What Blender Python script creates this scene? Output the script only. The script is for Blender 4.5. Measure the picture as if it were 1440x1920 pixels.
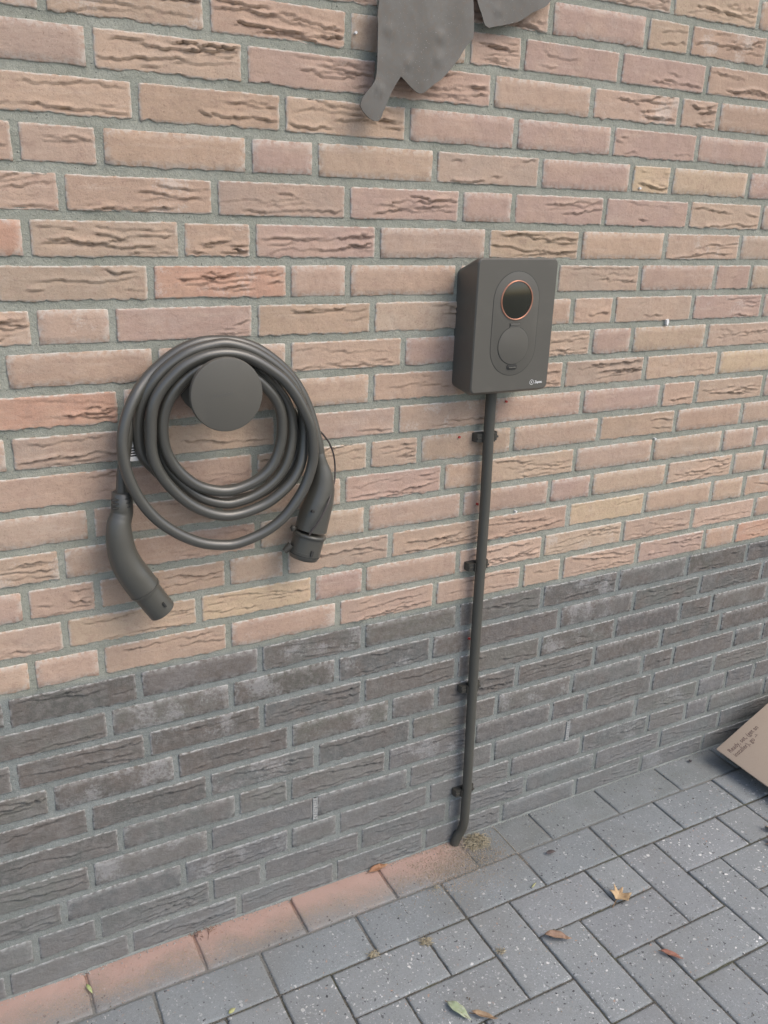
import bpy, bmesh, math, random, json
from mathutils import Vector, Matrix, noise, Euler
# ---------------------------------------------------------------- measured layout (metres, wall plane y = 0, paving z = 0)
D = json.loads(r'''{"cam":{"loc":[0.0,-1.3512,1.3974],"f":1600.9,"rot":[[0.883438,0.45015,0.130013],[-0.467444,0.827698,0.310504],[0.032162,-0.335085,0.941639]]},"zb":0.6231,"joints":{"16":[0.195,0.418,0.642,0.863,0.976,1.197,1.419],"17":[1.03,1.251,1.361,1.576],"18":[1.306,1.536],"15":[0.252,0.473,0.696,0.918,1.139,1.36,1.466],"14":[0.309,0.533,0.753,0.974,1.197,1.42,1.629],"13":[0.256,0.477,0.588,0.81,1.035,1.255,1.362,1.584],"12":[0.199,0.421,0.646,0.867,0.981,1.197,1.423,1.64],"11":[0.146,0.367,0.481,0.704,0.929,1.146,1.369,1.589],"10":[0.317,0.541,0.649,0.869,1.096,1.311,1.528],"9":[0.144,0.256,0.482,0.698,0.913,1.143,1.251,1.473,1.693],"8":[0.096,0.317,0.54,0.762,0.979,1.201,1.31,1.53],"7":[0.259,0.471,0.699,0.914,1.138,1.358,1.58],"6":[0.091,0.297,0.518,0.754,0.967,1.194,1.417,1.523,1.746],"5":[0.26,0.477,0.698,0.806,1.022,1.249,1.473,1.687],"4":[0.199,0.411,0.647,0.862,0.969,1.192,1.416,1.637],"3":[0.149,0.254,0.48,0.697,0.911,1.131,1.246,1.469,1.687],"2":[0.2,0.422,0.532,0.75,0.965,1.19,1.413,1.63],"1":[0.144,0.368,0.588,0.695,0.91,1.129,1.357,1.577,1.795],"0":[0.197,0.421,0.64,0.859,1.079,1.189,1.412,1.632,1.741],"-1":[0.04,0.256,0.48,0.697,0.92,1.142,1.364,1.587,1.8],"-2":[0.201,0.422,0.64,0.858,0.971,1.198,1.423,1.645,1.872],"-3":[0.039,0.262,0.483,0.699,0.925,1.15,1.375,1.589,1.7,1.914],"-4":[0.092,0.313,0.539,0.765,0.878,1.092,1.318,1.536,1.746],"-5":[0.152,0.372,0.597,0.818,1.042,1.259,1.484,1.59,1.813],"-6":[0.203,0.427,0.537,0.762,0.987,1.205,1.311,1.528,1.749,1.966],"-7":[0.146,0.369,0.594,0.818,1.043,1.263,1.483,1.703,1.81],"-8":[0.092,0.314,0.538,0.648,0.872,1.097,1.315,1.536,1.671,1.757],"-9":[0.148,0.368,0.478,0.702,0.927,1.149,1.366,1.59,1.812],"-10":[-0.017,0.204,0.425,0.643,0.868,1.084,1.312,1.534,1.762]},"crease":[[0.36,1.592],[0.185,1.523],[0.408,1.533],[0.166,1.461],[0.587,1.603],[0.633,1.524],[0.84,1.579],[1.257,1.594],[1.021,1.461],[1.303,1.532],[1.268,1.755],[0.756,1.407],[1.083,1.403],[0.588,1.34],[0.528,1.408],[0.354,1.406],[0.162,1.281],[0.361,1.222],[0.579,1.216],[0.64,1.155],[0.781,1.114],[0.879,1.021],[0.193,1.031],[0.415,1.036],[0.622,0.968],[1.027,1.462],[1.458,1.778],[1.096,1.634],[1.286,1.656],[1.046,1.35],[1.203,1.256],[1.37,1.21],[1.578,1.346],[1.121,1.159],[1.465,1.087],[1.351,0.976],[1.069,0.91],[1.572,0.855],[1.127,0.772],[0.602,0.806],[0.858,0.788],[1.028,0.786],[1.286,0.806],[1.236,0.731],[0.475,0.732],[0.369,0.797],[0.339,0.934],[0.245,0.715],[0.084,0.72],[0.306,0.655],[0.742,0.646],[0.114,0.781],[0.749,0.782],[1.295,0.643],[1.487,0.679],[1.627,0.686],[1.742,0.754],[0.382,0.87],[1.114,0.636],[1.398,1.376],[1.451,1.685],[1.572,1.234],[1.055,1.161],[0.92,1.274],[1.344,1.711],[0.701,1.203],[0.209,1.634],[0.315,1.643],[0.992,1.715],[0.526,1.661],[0.642,1.006],[0.54,1.159],[0.785,1.238],[0.459,1.303],[1.595,1.412]],"tint":{"sand":[[0.475,0.732],[1.286,0.806],[1.657,1.095],[1.3,1.469]],"orange":[[0.424,1.282],[0.123,1.342],[0.159,1.085],[1.804,0.659]],"mauve":[[0.529,1.471],[0.588,1.34],[1.145,1.643],[1.267,1.539],[0.755,1.416],[1.392,1.407],[1.294,1.541],[1.357,1.029],[1.074,1.527],[1.139,1.419],[1.175,1.693],[0.37,1.222],[1.572,1.234],[0.908,1.412],[1.456,1.531],[0.889,1.507],[1.302,1.644],[1.407,1.407],[1.206,1.045],[1.144,0.866],[0.942,1.156],[1.224,1.47]]},"bloom":[[0.286,0.468],[0.603,0.582],[0.747,0.524],[0.44,0.551],[0.213,0.23],[1.193,0.596],[0.559,0.425],[1.256,0.474],[1.39,0.558],[1.615,0.008],[0.402,0.312],[1.592,0.23],[0.223,0.52],[1.222,0.369],[0.15,0.408],[0.918,0.268],[0.522,0.138],[1.42,0.166]],"cable":[[0.2427,-0.04,0.9423],[0.2433,-0.04,0.9626],[0.2463,-0.038,0.988],[0.252,-0.036,1.0172],[0.2612,-0.032,1.0563],[0.2742,-0.028,1.0932],[0.2926,-0.028,1.127],[0.3216,-0.028,1.1601],[0.3601,-0.028,1.1821],[0.4031,-0.028,1.1903],[0.4327,-0.03,1.1818],[0.4628,-0.032,1.162],[0.489,-0.034,1.1367],[0.5047,-0.036,1.1131],[0.5188,-0.038,1.0928],[0.5274,-0.04,1.0699],[0.5299,-0.042,1.0454],[0.5285,-0.044,1.0201],[0.5197,-0.046,0.9887],[0.506,-0.046,0.9656],[0.4846,-0.046,0.9463],[0.4558,-0.046,0.9319],[0.4285,-0.046,0.9259],[0.4063,-0.046,0.926],[0.3729,-0.044,0.9382],[0.3466,-0.04,0.9596],[0.3258,-0.034,0.982],[0.3126,-0.03,1.0047],[0.3094,-0.028,1.0301],[0.312,-0.028,1.0612],[0.3178,-0.03,1.0852],[0.3284,-0.032,1.1052],[0.3475,-0.034,1.1263],[0.3628,-0.036,1.1417],[0.3938,-0.04,1.155],[0.431,-0.046,1.154],[0.4648,-0.05,1.134],[0.4856,-0.052,1.113],[0.4983,-0.052,1.0954],[0.5065,-0.052,1.0742],[0.5082,-0.052,1.0497],[0.5061,-0.052,1.0242],[0.4953,-0.052,0.9929],[0.477,-0.052,0.9716],[0.4542,-0.052,0.9584],[0.4271,-0.052,0.9505],[0.4051,-0.052,0.9495],[0.3783,-0.052,0.9565],[0.3576,-0.052,0.9673],[0.3375,-0.052,0.9858],[0.3223,-0.052,1.007],[0.3134,-0.052,1.0289],[0.3103,-0.052,1.0499],[0.3106,-0.052,1.0703],[0.315,-0.052,1.0902],[0.3232,-0.053,1.1099],[0.3363,-0.054,1.1283],[0.3528,-0.054,1.143],[0.3728,-0.056,1.1555],[0.4025,-0.054,1.161],[0.4399,-0.046,1.1552],[0.4776,-0.04,1.1349],[0.5073,-0.034,1.1045],[0.5342,-0.028,1.0677],[0.5472,-0.027,1.0357],[0.5462,-0.027,1.0027],[0.5342,-0.027,0.9734],[0.5123,-0.027,0.9488],[0.4838,-0.027,0.932],[0.45,-0.027,0.9238],[0.4124,-0.027,0.9258],[0.376,-0.027,0.9334],[0.3477,-0.028,0.9485],[0.3218,-0.03,0.9687],[0.3001,-0.033,0.9918],[0.2793,-0.036,1.0212],[0.276,-0.036,1.0474],[0.2766,-0.038,1.0767],[0.2831,-0.042,1.1047],[0.3001,-0.046,1.134],[0.3157,-0.046,1.1511],[0.3362,-0.046,1.1664],[0.3634,-0.046,1.1806],[0.4043,-0.046,1.1891],[0.4276,-0.046,1.1878],[0.4573,-0.046,1.1781],[0.4804,-0.046,1.1651],[0.504,-0.046,1.1475],[0.5253,-0.046,1.1261],[0.5385,-0.046,1.1048],[0.548,-0.044,1.0765],[0.5519,-0.044,1.044],[0.5483,-0.048,1.0079],[0.5417,-0.052,0.9813],[0.5281,-0.054,0.9578],[0.5071,-0.055,0.9377],[0.478,-0.055,0.9194],[0.4474,-0.055,0.9102],[0.4249,-0.055,0.9066],[0.4028,-0.055,0.9078],[0.3759,-0.055,0.9172],[0.3483,-0.055,0.9348],[0.3256,-0.056,0.9571],[0.3068,-0.058,0.9823],[0.2944,-0.06,1.0079],[0.2892,-0.06,1.0334],[0.2899,-0.06,1.0579],[0.2924,-0.06,1.0871],[0.2985,-0.06,1.1089],[0.3101,-0.06,1.1279],[0.3247,-0.06,1.1433],[0.3452,-0.06,1.1601],[0.3723,-0.06,1.1718],[0.3927,-0.06,1.1761],[0.4149,-0.06,1.1768],[0.4373,-0.06,1.1728],[0.4596,-0.061,1.1639],[0.4823,-0.062,1.1497],[0.5055,-0.063,1.1322],[0.5217,-0.064,1.113],[0.5354,-0.065,1.0909],[0.5464,-0.066,1.0678],[0.5547,-0.067,1.0454],[0.5578,-0.068,1.0149],[0.5565,-0.068,0.986],[0.5438,-0.068,0.9485],[0.5251,-0.068,0.9192],[0.501,-0.067,0.8922],[0.4703,-0.066,0.8731],[0.44,-0.065,0.8628],[0.4178,-0.064,0.8582],[0.3987,-0.063,0.859],[0.3644,-0.063,0.8672],[0.3298,-0.063,0.8858],[0.2991,-0.063,0.9106],[0.2786,-0.063,0.9351],[0.2636,-0.063,0.961],[0.2531,-0.063,0.9875],[0.2476,-0.062,1.011],[0.2458,-0.06,1.0361],[0.2477,-0.058,1.0572],[0.2526,-0.056,1.0762],[0.261,-0.053,1.0979],[0.2729,-0.048,1.1174],[0.2888,-0.04,1.1361],[0.3108,-0.034,1.1551],[0.3424,-0.031,1.1768],[0.3768,-0.03,1.19],[0.4069,-0.03,1.1921],[0.4418,-0.03,1.1891],[0.4729,-0.03,1.1776],[0.5001,-0.03,1.1599],[0.528,-0.03,1.1346],[0.5482,-0.032,1.1059],[0.5619,-0.034,1.0761],[0.5722,-0.038,1.0408],[0.5786,-0.042,1.0081],[0.5809,-0.044,0.9864]],"plug_l":[[0.2442,-0.04,0.9634,18.5],[0.2421,-0.04,0.9334,20.5],[0.2384,-0.042,0.9221,21],[0.2348,-0.044,0.9116,22.5],[0.2337,-0.046,0.8898,25],[0.236,-0.047,0.8661,27],[0.2426,-0.048,0.8431,29],[0.2536,-0.049,0.8209,30.5],[0.2665,-0.05,0.7981,31]],"plug_l2":[[0.2665,-0.05,0.7981,27.5],[0.2815,-0.05,0.772,27.5],[0.2929,-0.05,0.7531,27]],"plug_r":[[0.579,-0.046,0.9948,9],[0.5822,-0.046,0.9753,14],[0.5854,-0.046,0.9536,21],[0.5846,-0.046,0.9311,26.5],[0.5786,-0.046,0.9071,31],[0.5706,-0.046,0.8833,33.5],[0.5635,-0.046,0.8571,34.5]],"plug_r2":[[0.5605,-0.046,0.8464,33.5],[0.5523,-0.046,0.8181,33.5]],"slotL":[0.2928,-0.072,0.7737],"slotR":[0.5532,-0.068,0.8221],"tether":[[0.5767,-0.03,1.0385],[0.5838,-0.03,1.0322],[0.5929,-0.03,1.0229],[0.6043,-0.03,1.0074],[0.6128,-0.03,0.9871],[0.6162,-0.03,0.9652],[0.6137,-0.036,0.9444],[0.6006,-0.056,0.9312],[0.5848,-0.073,0.9139],[0.5718,-0.08,0.8964],[0.5599,-0.082,0.8801],[0.5524,-0.081,0.871],[0.5459,-0.08,0.8608]],"screws":[[0.5559,-0.068,0.8995],[0.6009,-0.05,0.8773],[0.5875,-0.05,0.9729]],"latchR":[[0.5135,-0.044,0.8216],[0.5266,-0.044,0.8316]],"nubR":[[0.5308,-0.044,0.8643]],"tag":[[0.2658,-0.03,1.0469],[0.265,-0.03,1.0211]],"disc":[0.4011,-0.098,1.1193],"leafA":[[0.678,1.6867],[0.6767,1.6726],[0.6787,1.6589],[0.678,1.6346],[0.6779,1.6142],[0.6783,1.6019],[0.6749,1.5851],[0.67,1.5774],[0.6625,1.5694],[0.6575,1.5628],[0.6537,1.5583],[0.6501,1.5475],[0.6542,1.5405],[0.6595,1.5356],[0.6662,1.5301],[0.6742,1.5271],[0.6821,1.5272],[0.6865,1.5311],[0.6885,1.5356],[0.6901,1.541],[0.6934,1.5466],[0.697,1.5554],[0.7019,1.5664],[0.7094,1.5797],[0.7194,1.5942],[0.7249,1.5905],[0.7333,1.5838],[0.7418,1.5782],[0.7502,1.5735],[0.7557,1.5725],[0.7612,1.5734],[0.7665,1.577],[0.7745,1.5831],[0.7825,1.5892],[0.7933,1.5955],[0.8039,1.605],[0.8118,1.6133],[0.8197,1.6216],[0.8289,1.6321],[0.8353,1.6424],[0.8432,1.6517],[0.8485,1.6565],[0.8524,1.6623],[0.8539,1.6678],[0.852,1.695],[0.8489,1.7155],[0.8475,1.74],[0.8369,1.767],[0.8187,1.7884],[0.7912,1.7961],[0.7547,1.7868],[0.7246,1.7669],[0.7001,1.7423],[0.6845,1.7169],[0.68,1.7007]],"leafB":[[0.8553,1.7472],[0.8574,1.7289],[0.8621,1.7171],[0.8657,1.7092],[0.8707,1.7014],[0.8735,1.6954],[0.8761,1.6893],[0.8794,1.6844],[0.8869,1.6816],[0.8984,1.685],[0.9129,1.6881],[0.9274,1.6919],[0.9449,1.6972],[0.9578,1.7047],[0.9706,1.7131],[0.9853,1.7196],[0.997,1.7249],[1.0033,1.73],[1.0086,1.7372],[1.0218,1.7519],[1.0227,1.7692],[1.0044,1.7902],[0.9724,1.8024],[0.9337,1.803],[0.8915,1.7888],[0.8648,1.7688]],"emb":[[0.7319,1.6143,0.0112,0.014],[0.7872,1.6248,0.014,0.0187],[0.6832,1.5722,0.0128,0.0128],[0.6983,1.657,0.0163,0.014],[0.902,1.7093,0.014,0.0117],[0.7894,1.6566,0.0163,0.014]],"vents":[[0.5942,0.2136],[1.2636,0.2119]],"spots":[[0.893,0.9838],[0.9471,0.8395],[0.9515,0.533],[0.9982,1.0466]],"wspots":[[1.4016,1.1892],[1.0457,0.8099],[0.654,1.6523],[1.4159,0.9314],[1.2783,1.4503]],"card":{"A":[1.7495,-0.0593,0.05],"e1":[0.88105,-0.00368,0.47301],"e2":[0.02939,-0.99761,-0.06251],"t":[[0.0147,0.0353],[0.1204,0.0348],[0.0172,0.0524],[0.0997,0.0502],[0.0256,0.0224]]},"X0":0.1155,"PX":0.1049}''')
S = bpy.context.scene
for o in list(bpy.data.objects): bpy.data.objects.remove(o)
COL = S.collection
RND = random.Random(7)
# ---------------------------------------------------------------- camera
cam = bpy.data.cameras.new('camera'); cam.sensor_fit = 'HORIZONTAL'; cam.sensor_width = 36.0
cam.lens = 36.0 * D['cam']['f'] / 1440.0; cam.clip_start = 0.02; cam.clip_end = 500
camo = bpy.data.objects.new('camera', cam); COL.objects.link(camo)
r = D['cam']['rot']; M = Matrix.Identity(4)
for i in range(3):
    M[i][0] = r[i][0]; M[i][1] = r[i][2]; M[i][2] = -r[i][1]; M[i][3] = D['cam']['loc'][i]
camo.matrix_world = M
S.camera = camo
# ---------------------------------------------------------------- sky, sun, exposure
EL, AZ = math.radians(50), math.radians(146)   # sun veiled by cloud, up to the right of and behind the camera
SUN_DIR = Vector((math.sin(AZ) * math.cos(EL), math.cos(AZ) * math.cos(EL), math.sin(EL)))
W = bpy.data.worlds.new('World'); S.world = W; W.use_nodes = True
nt = W.node_tree; bgn = nt.nodes['Background']
sky = nt.nodes.new('ShaderNodeTexSky'); sky.sky_type = 'NISHITA'; sky.sun_disc = False
sky.sun_elevation = EL; sky.sun_rotation = AZ
sky.air_density = 1.0; sky.dust_density = 3.0; sky.ozone_density = 1.0
nt.links.new(sky.outputs[0], bgn.inputs[0]); bgn.inputs[1].default_value = 0.15
sun = bpy.data.lights.new('sun', 'SUN'); sun.energy = 0.80; sun.angle = math.radians(42); sun.color = (1.0, 0.90, 0.76)
suno = bpy.data.objects.new('sun', sun); COL.objects.link(suno)
suno.rotation_euler = SUN_DIR.to_track_quat('Z', 'Y').to_euler()
S.view_settings.view_transform = 'Standard'; S.view_settings.look = 'None'
S.view_settings.gamma = 1; S.view_settings.use_curve_mapping = False
S.view_settings.exposure = 0.66
S.render.engine = 'CYCLES'

# ---------------------------------------------------------------- helpers
def link(name, me, parent=None, mat=None):
    o = bpy.data.objects.new(name, me); COL.objects.link(o)
    if parent is not None: o.parent = parent
    if mat is not None and me is not None and not me.materials: me.materials.append(mat)
    return o
def tag(o, label=None, cat=None, group=None, kind=None):
    if label: o['label'] = label
    if cat: o['category'] = cat
    if group: o['group'] = group
    if kind: o['kind'] = kind
    return o
def empty(name, loc=(0, 0, 0)):
    o = bpy.data.objects.new(name, None); COL.objects.link(o); o.location = loc; return o
def mesh(name, verts, faces, smooth=False):
    me = bpy.data.meshes.new(name); me.from_pydata([tuple(v) for v in verts], [], faces); me.update()
    if smooth:
        for p in me.polygons: p.use_smooth = True
    return me
def from_bm(name, bm, smooth=False):
    me = bpy.data.meshes.new(name); bm.normal_update(); bm.to_mesh(me); bm.free()
    if smooth:
        for p in me.polygons: p.use_smooth = True
    return me
def finish(o, bevel=0.0, seg=2, angle=40):
    me = o.data
    if bevel:
        bm = bmesh.new(); bm.from_mesh(me)
        es = [e for e in bm.edges if len(e.link_faces) == 2 and e.calc_face_angle(0) > math.radians(angle)]
        bmesh.ops.bevel(bm, geom=es, offset=bevel, segments=seg, affect='EDGES', profile=0.6, clamp_overlap=True)
        bm.to_mesh(me); bm.free()
    for p in me.polygons: p.use_smooth = True
    bm = bmesh.new(); bm.from_mesh(me)
    for e in bm.edges:
        if len(e.link_faces) == 2 and e.calc_face_angle(0) > math.radians(angle): e.smooth = False
    bm.to_mesh(me); bm.free()
    return o
def prism(name, pts, y0, y1, parent=None, mat=None, shrink=0.0, bevel=0.0):
    """outline in x,z turned into a solid between y0 (front) and y1 (back)."""
    n = len(pts); cx = sum(p[0] for p in pts) / n; cz = sum(p[1] for p in pts) / n
    f = [(x, y0, z) for x, z in pts]; b = [(cx + (x - cx) * (1 - shrink), y1, cz + (z - cz) * (1 - shrink)) for x, z in pts]
    area = sum(pts[i][0] * pts[(i + 1) % n][1] - pts[(i + 1) % n][0] * pts[i][1] for i in range(n))
    fr = list(range(n)); bk = list(range(n, 2 * n))[::-1]
    faces = [fr, bk] + [[(i + 1) % n, i, n + i, n + (i + 1) % n] for i in range(n)]
    me = mesh(name, f + b, faces)
    bm = bmesh.new(); bm.from_mesh(me); bmesh.ops.recalc_face_normals(bm, faces=bm.faces); bm.to_mesh(me); bm.free()
    o = link(name, me, parent, mat)
    return finish(o, bevel)
def stadium(cx, cz, rx, half, n=20):
    pts = []
    for i in range(n + 1):
        a = math.pi * i / n; pts.append((cx + rx * math.cos(a), cz + half + rx * math.sin(a)))
    for i in range(n + 1):
        a = math.pi + math.pi * i / n; pts.append((cx + rx * math.cos(a), cz - half + rx * math.sin(a)))
    return pts
def circle(cx, cz, r, n=48): return [(cx + r * math.cos(2 * math.pi * i / n), cz + r * math.sin(2 * math.pi * i / n)) for i in range(n)]
def rrect(x0, z0, x1, z1, r, n=6):
    pts = []
    for (cx, cz, a0) in ((x1 - r, z1 - r, 0), (x0 + r, z1 - r, 90), (x0 + r, z0 + r, 180), (x1 - r, z0 + r, 270)):
        for i in range(n + 1):
            a = math.radians(a0 + 90 * i / n); pts.append((cx + r * math.cos(a), cz + r * math.sin(a)))
    return pts
def spline(pts, per=6):
    P = [Vector(p[:3]) for p in pts]; rr = [p[3] if len(p) > 3 else None for p in pts]
    out = []; ro = []
    for i in range(len(P) - 1):
        p0 = P[max(i - 1, 0)]; p1 = P[i]; p2 = P[i + 1]; p3 = P[min(i + 2, len(P) - 1)]
        for k in range(per):
            t = k / per
            out.append(0.5 * ((2 * p1) + (-p0 + p2) * t + (2 * p0 - 5 * p1 + 4 * p2 - p3) * t * t + (-p0 + 3 * p1 - 3 * p2 + p3) * t ** 3))
            ro.append(None if rr[i] is None else rr[i] * (1 - t) + rr[i + 1] * t)
    out.append(P[-1]); ro.append(rr[-1])
    return out, ro
def tube(name, pts, rad, seg=14, parent=None, mat=None, cap=True, flat=1.0):
    """sweep a circle along world points; rad is a number or a list."""
    n = len(pts); R_ = rad if isinstance(rad, list) else [rad] * n
    verts = []; faces = []; up = Vector((0, -1, 0))
    t0 = (pts[1] - pts[0]).normalized(); nrm = up - up.dot(t0) * t0
    if nrm.length < 1e-3: nrm = Vector((1, 0, 0)) - t0.x * t0
    nrm.normalize()
    for i in range(n):
        t = (pts[min(i + 1, n - 1)] - pts[max(i - 1, 0)]).normalized()
        nrm = (nrm - nrm.dot(t) * t).normalized(); b = t.cross(nrm)
        for k in range(seg):
            a = 2 * math.pi * k / seg
            verts.append(pts[i] + (nrm * math.cos(a) * flat + b * math.sin(a)) * R_[i])
    for i in range(n - 1):
        for k in range(seg):
            a = i * seg + k; b_ = i * seg + (k + 1) % seg
            faces.append([a, b_, b_ + seg, a + seg])
    if cap: faces += [list(range(seg))[::-1], list(range((n - 1) * seg, n * seg))]
    me = mesh(name, verts, faces, True)
    bm = bmesh.new(); bm.from_mesh(me); bmesh.ops.recalc_face_normals(bm, faces=bm.faces); bm.to_mesh(me); bm.free()
    o = link(name, me, parent, mat); finish(o, 0, angle=60); return o
def box(name, lo, hi, parent=None, mat=None, bevel=0.0):
    x0, y0, z0 = lo; x1, y1, z1 = hi
    v = [(x0, y0, z0), (x1, y0, z0), (x1, y1, z0), (x0, y1, z0), (x0, y0, z1), (x1, y0, z1), (x1, y1, z1), (x0, y1, z1)]
    f = [[0, 3, 2, 1], [4, 5, 6, 7], [0, 1, 5, 4], [1, 2, 6, 5], [2, 3, 7, 6], [3, 0, 4, 7]]
    o = link(name, mesh(name, v, f), parent, mat); finish(o, bevel); return o

# ---------------------------------------------------------------- materials
class NT:
    def __init__(s, name):
        s.m = bpy.data.materials.new(name); s.m.use_nodes = True; s.t = s.m.node_tree
        s.b = s.t.nodes['Principled BSDF']; s.out = s.t.nodes['Material Output']
    def n(s, typ, **kw):
        nd = s.t.nodes.new(typ)
        for k, v in kw.items():
            if k.startswith('i_'):
                key = k[2:].replace('_', ' ')
                sock = nd.inputs[int(key)] if key.isdigit() else nd.inputs[key]
                s.set(sock, v)
            else: setattr(nd, k, v)
        return nd
    def set(s, sock, v):
        if hasattr(v, 'is_output') or isinstance(v, bpy.types.NodeSocket): s.t.links.new(v, sock)
        else: sock.default_value = v
    def math(s, op, a, b=0.5, clamp=False):
        nd = s.t.nodes.new('ShaderNodeMath'); nd.operation = op; nd.use_clamp = clamp
        s.set(nd.inputs[0], a); s.set(nd.inputs[1], b); return nd.outputs[0]
    def mix(s, fac, a, b, mode='MIX'):
        nd = s.t.nodes.new('ShaderNodeMix'); nd.data_type = 'RGBA'; nd.blend_type = mode
        s.set(nd.inputs[0], fac); s.set(nd.inputs[6], a); s.set(nd.inputs[7], b); return nd.outputs[2]
    def noise(s, vec, scale, detail=3, rough=0.55, dist=0.0):
        nd = s.n('ShaderNodeTexNoise'); nd.inputs['Scale'].default_value = scale; nd.inputs['Detail'].default_value = detail
        nd.inputs['Roughness'].default_value = rough; nd.inputs['Distortion'].default_value = dist
        s.t.links.new(vec, nd.inputs['Vector']); return nd.outputs['Fac']
    def ramp(s, fac, a, b):
        nd = s.n('ShaderNodeMapRange'); nd.interpolation_type = 'SMOOTHSTEP'
        s.set(nd.inputs[0], fac); nd.inputs[1].default_value = a; nd.inputs[2].default_value = b; return nd.outputs[0]
    def vmap(s, vec, scale=(1, 1, 1), loc=None):
        nd = s.n('ShaderNodeMapping'); s.t.links.new(vec, nd.inputs[0]); nd.inputs['Scale'].default_value = scale
        if loc is not None: s.set(nd.inputs['Location'], loc)
        return nd.outputs[0]
    def bump(s, h, strength, dist, prev=None):
        nd = s.n('ShaderNodeBump'); nd.inputs['Strength'].default_value = strength; nd.inputs['Distance'].default_value = dist
        s.set(nd.inputs['Height'], h)
        if prev is not None: s.t.links.new(prev, nd.inputs['Normal'])
        return nd.outputs[0]
    def fin(s, col=None, rough=None, nrm=None, **kw):
        if col is not None: s.set(s.b.inputs['Base Color'], col)
        if rough is not None: s.set(s.b.inputs['Roughness'], rough)
        if nrm is not None: s.t.links.new(nrm, s.b.inputs['Normal'])
        for k, v in kw.items(): s.set(s.b.inputs[k.replace('_', ' ')], v)
        return s.m

def objcoord(s, amount=13.0):
    tc = s.n('ShaderNodeTexCoord'); oi = s.n('ShaderNodeObjectInfo')
    off = s.math('MULTIPLY', oi.outputs['Random'], amount)
    cx = s.n('ShaderNodeCombineXYZ'); s.set(cx.inputs[0], off); s.set(cx.inputs[1], off); s.set(cx.inputs[2], s.math('MULTIPLY', off, 1.7))
    return s.vmap(tc.outputs['Object'], loc=cx.outputs[0]), oi

def mat_brick(name, dark):
    s = NT(name); v, oi = objcoord(s)
    geo = s.n('ShaderNodeNewGeometry'); at = s.n('ShaderNodeAttribute'); at.attribute_name = 'rim'
    bl = s.n('ShaderNodeAttribute'); bl.attribute_type = 'OBJECT'; bl.attribute_name = 'bloom'
    c = oi.outputs['Color']
    big = s.noise(v, 16, 3); mid = s.noise(v, 75, 5, .65); fine = s.noise(v, 700, 3, .7)
    streak = s.noise(s.vmap(v, (14, 14, 90)), 1.0, 4, .6, .4)
    if dark:
        c = s.mix(s.ramp(big, .35, .7), c, (.150, .132, .117, 1)); c = s.mix(s.math('MULTIPLY', s.ramp(mid, .42, .68), .6), c, (.215, .200, .188, 1))
        c = s.mix(s.math('MULTIPLY', s.ramp(fine, .54, .72), .4), c, (.30, .29, .275, 1))
        patch = s.math('MULTIPLY', s.ramp(s.math('ADD', s.math('MULTIPLY', s.noise(v, 20, 3, .5), .6), s.math('MULTIPLY', s.noise(v, 190, 5, .75), .4)), .50, .62), s.math('MULTIPLY', bl.outputs['Fac'], .5))
        c = s.mix(patch, c, (.38, .38, .375, 1))
    else:
        c = s.mix(s.math('MULTIPLY', s.ramp(big, .38, .72), .40), c, (.49, .35, .255, 1))
        c = s.mix(s.math('MULTIPLY', s.ramp(mid, .48, .72), .38), c, (.31, .205, .165, 1))
        c = s.mix(s.math('MULTIPLY', s.ramp(streak, .52, .75), .25), c, (.58, .47, .38, 1))
        c = s.mix(s.math('MULTIPLY', s.ramp(fine, .52, .74), .35), c, (.60, .50, .42, 1))
        c = s.mix(s.math('MULTIPLY', s.ramp(s.noise(v, 420, 2, .6), .62, .70), .5), c, (.20, .13, .10, 1))
        patch = s.math('MULTIPLY', s.ramp(s.math('ADD', s.math('MULTIPLY', s.noise(v, 22, 3, .5), .65), s.math('MULTIPLY', s.noise(v, 260, 4, .75), .35)), .52, .64), bl.outputs['Fac'])
        c = s.mix(s.math('MULTIPLY', patch, .6), c, (.60, .57, .52, 1))
    # thin cement smear left round the rim of each brick
    rim = s.math('MULTIPLY', s.math('POWER', at.outputs['Fac'], 1.5), s.ramp(s.noise(v, 120, 3), .36, .62))
    c = s.mix(s.math('MULTIPLY', rim, 1.0 if not dark else .95), c, (.56, .54, .49, 1) if not dark else (.44, .44, .425, 1))
    # patchy blue-grey tint on the dark courses, stronger towards the ground
    sep = s.n('ShaderNodeSeparateXYZ'); s.t.links.new(geo.outputs['Position'], sep.inputs[0])
    if dark:
        low = s.n('ShaderNodeMapRange'); s.set(low.inputs[0], sep.outputs[2]); low.inputs[1].default_value = .42; low.inputs[2].default_value = .02
        dn = s.math('MULTIPLY', low.outputs[0], s.math('ADD', s.math('MULTIPLY', s.noise(geo.outputs['Position'], 22, 4), .7), .35))
        c = s.mix(s.math('MULTIPLY', dn, .62, True), c, (.215, .24, .25, 1))
    h1 = s.noise(s.vmap(v, (.6, .6, 1.0)), 150, 7, .78); h2 = s.noise(v, 30, 4, .6)
    nb = s.bump(h1, .95 if dark else .8, .0030 if dark else .0015); nb = s.bump(h2, .6, .005, nb); nb = s.bump(fine, .5, .0004, nb)
    return s.fin(c, .93, nb, Specular_IOR_Level=.2)

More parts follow.
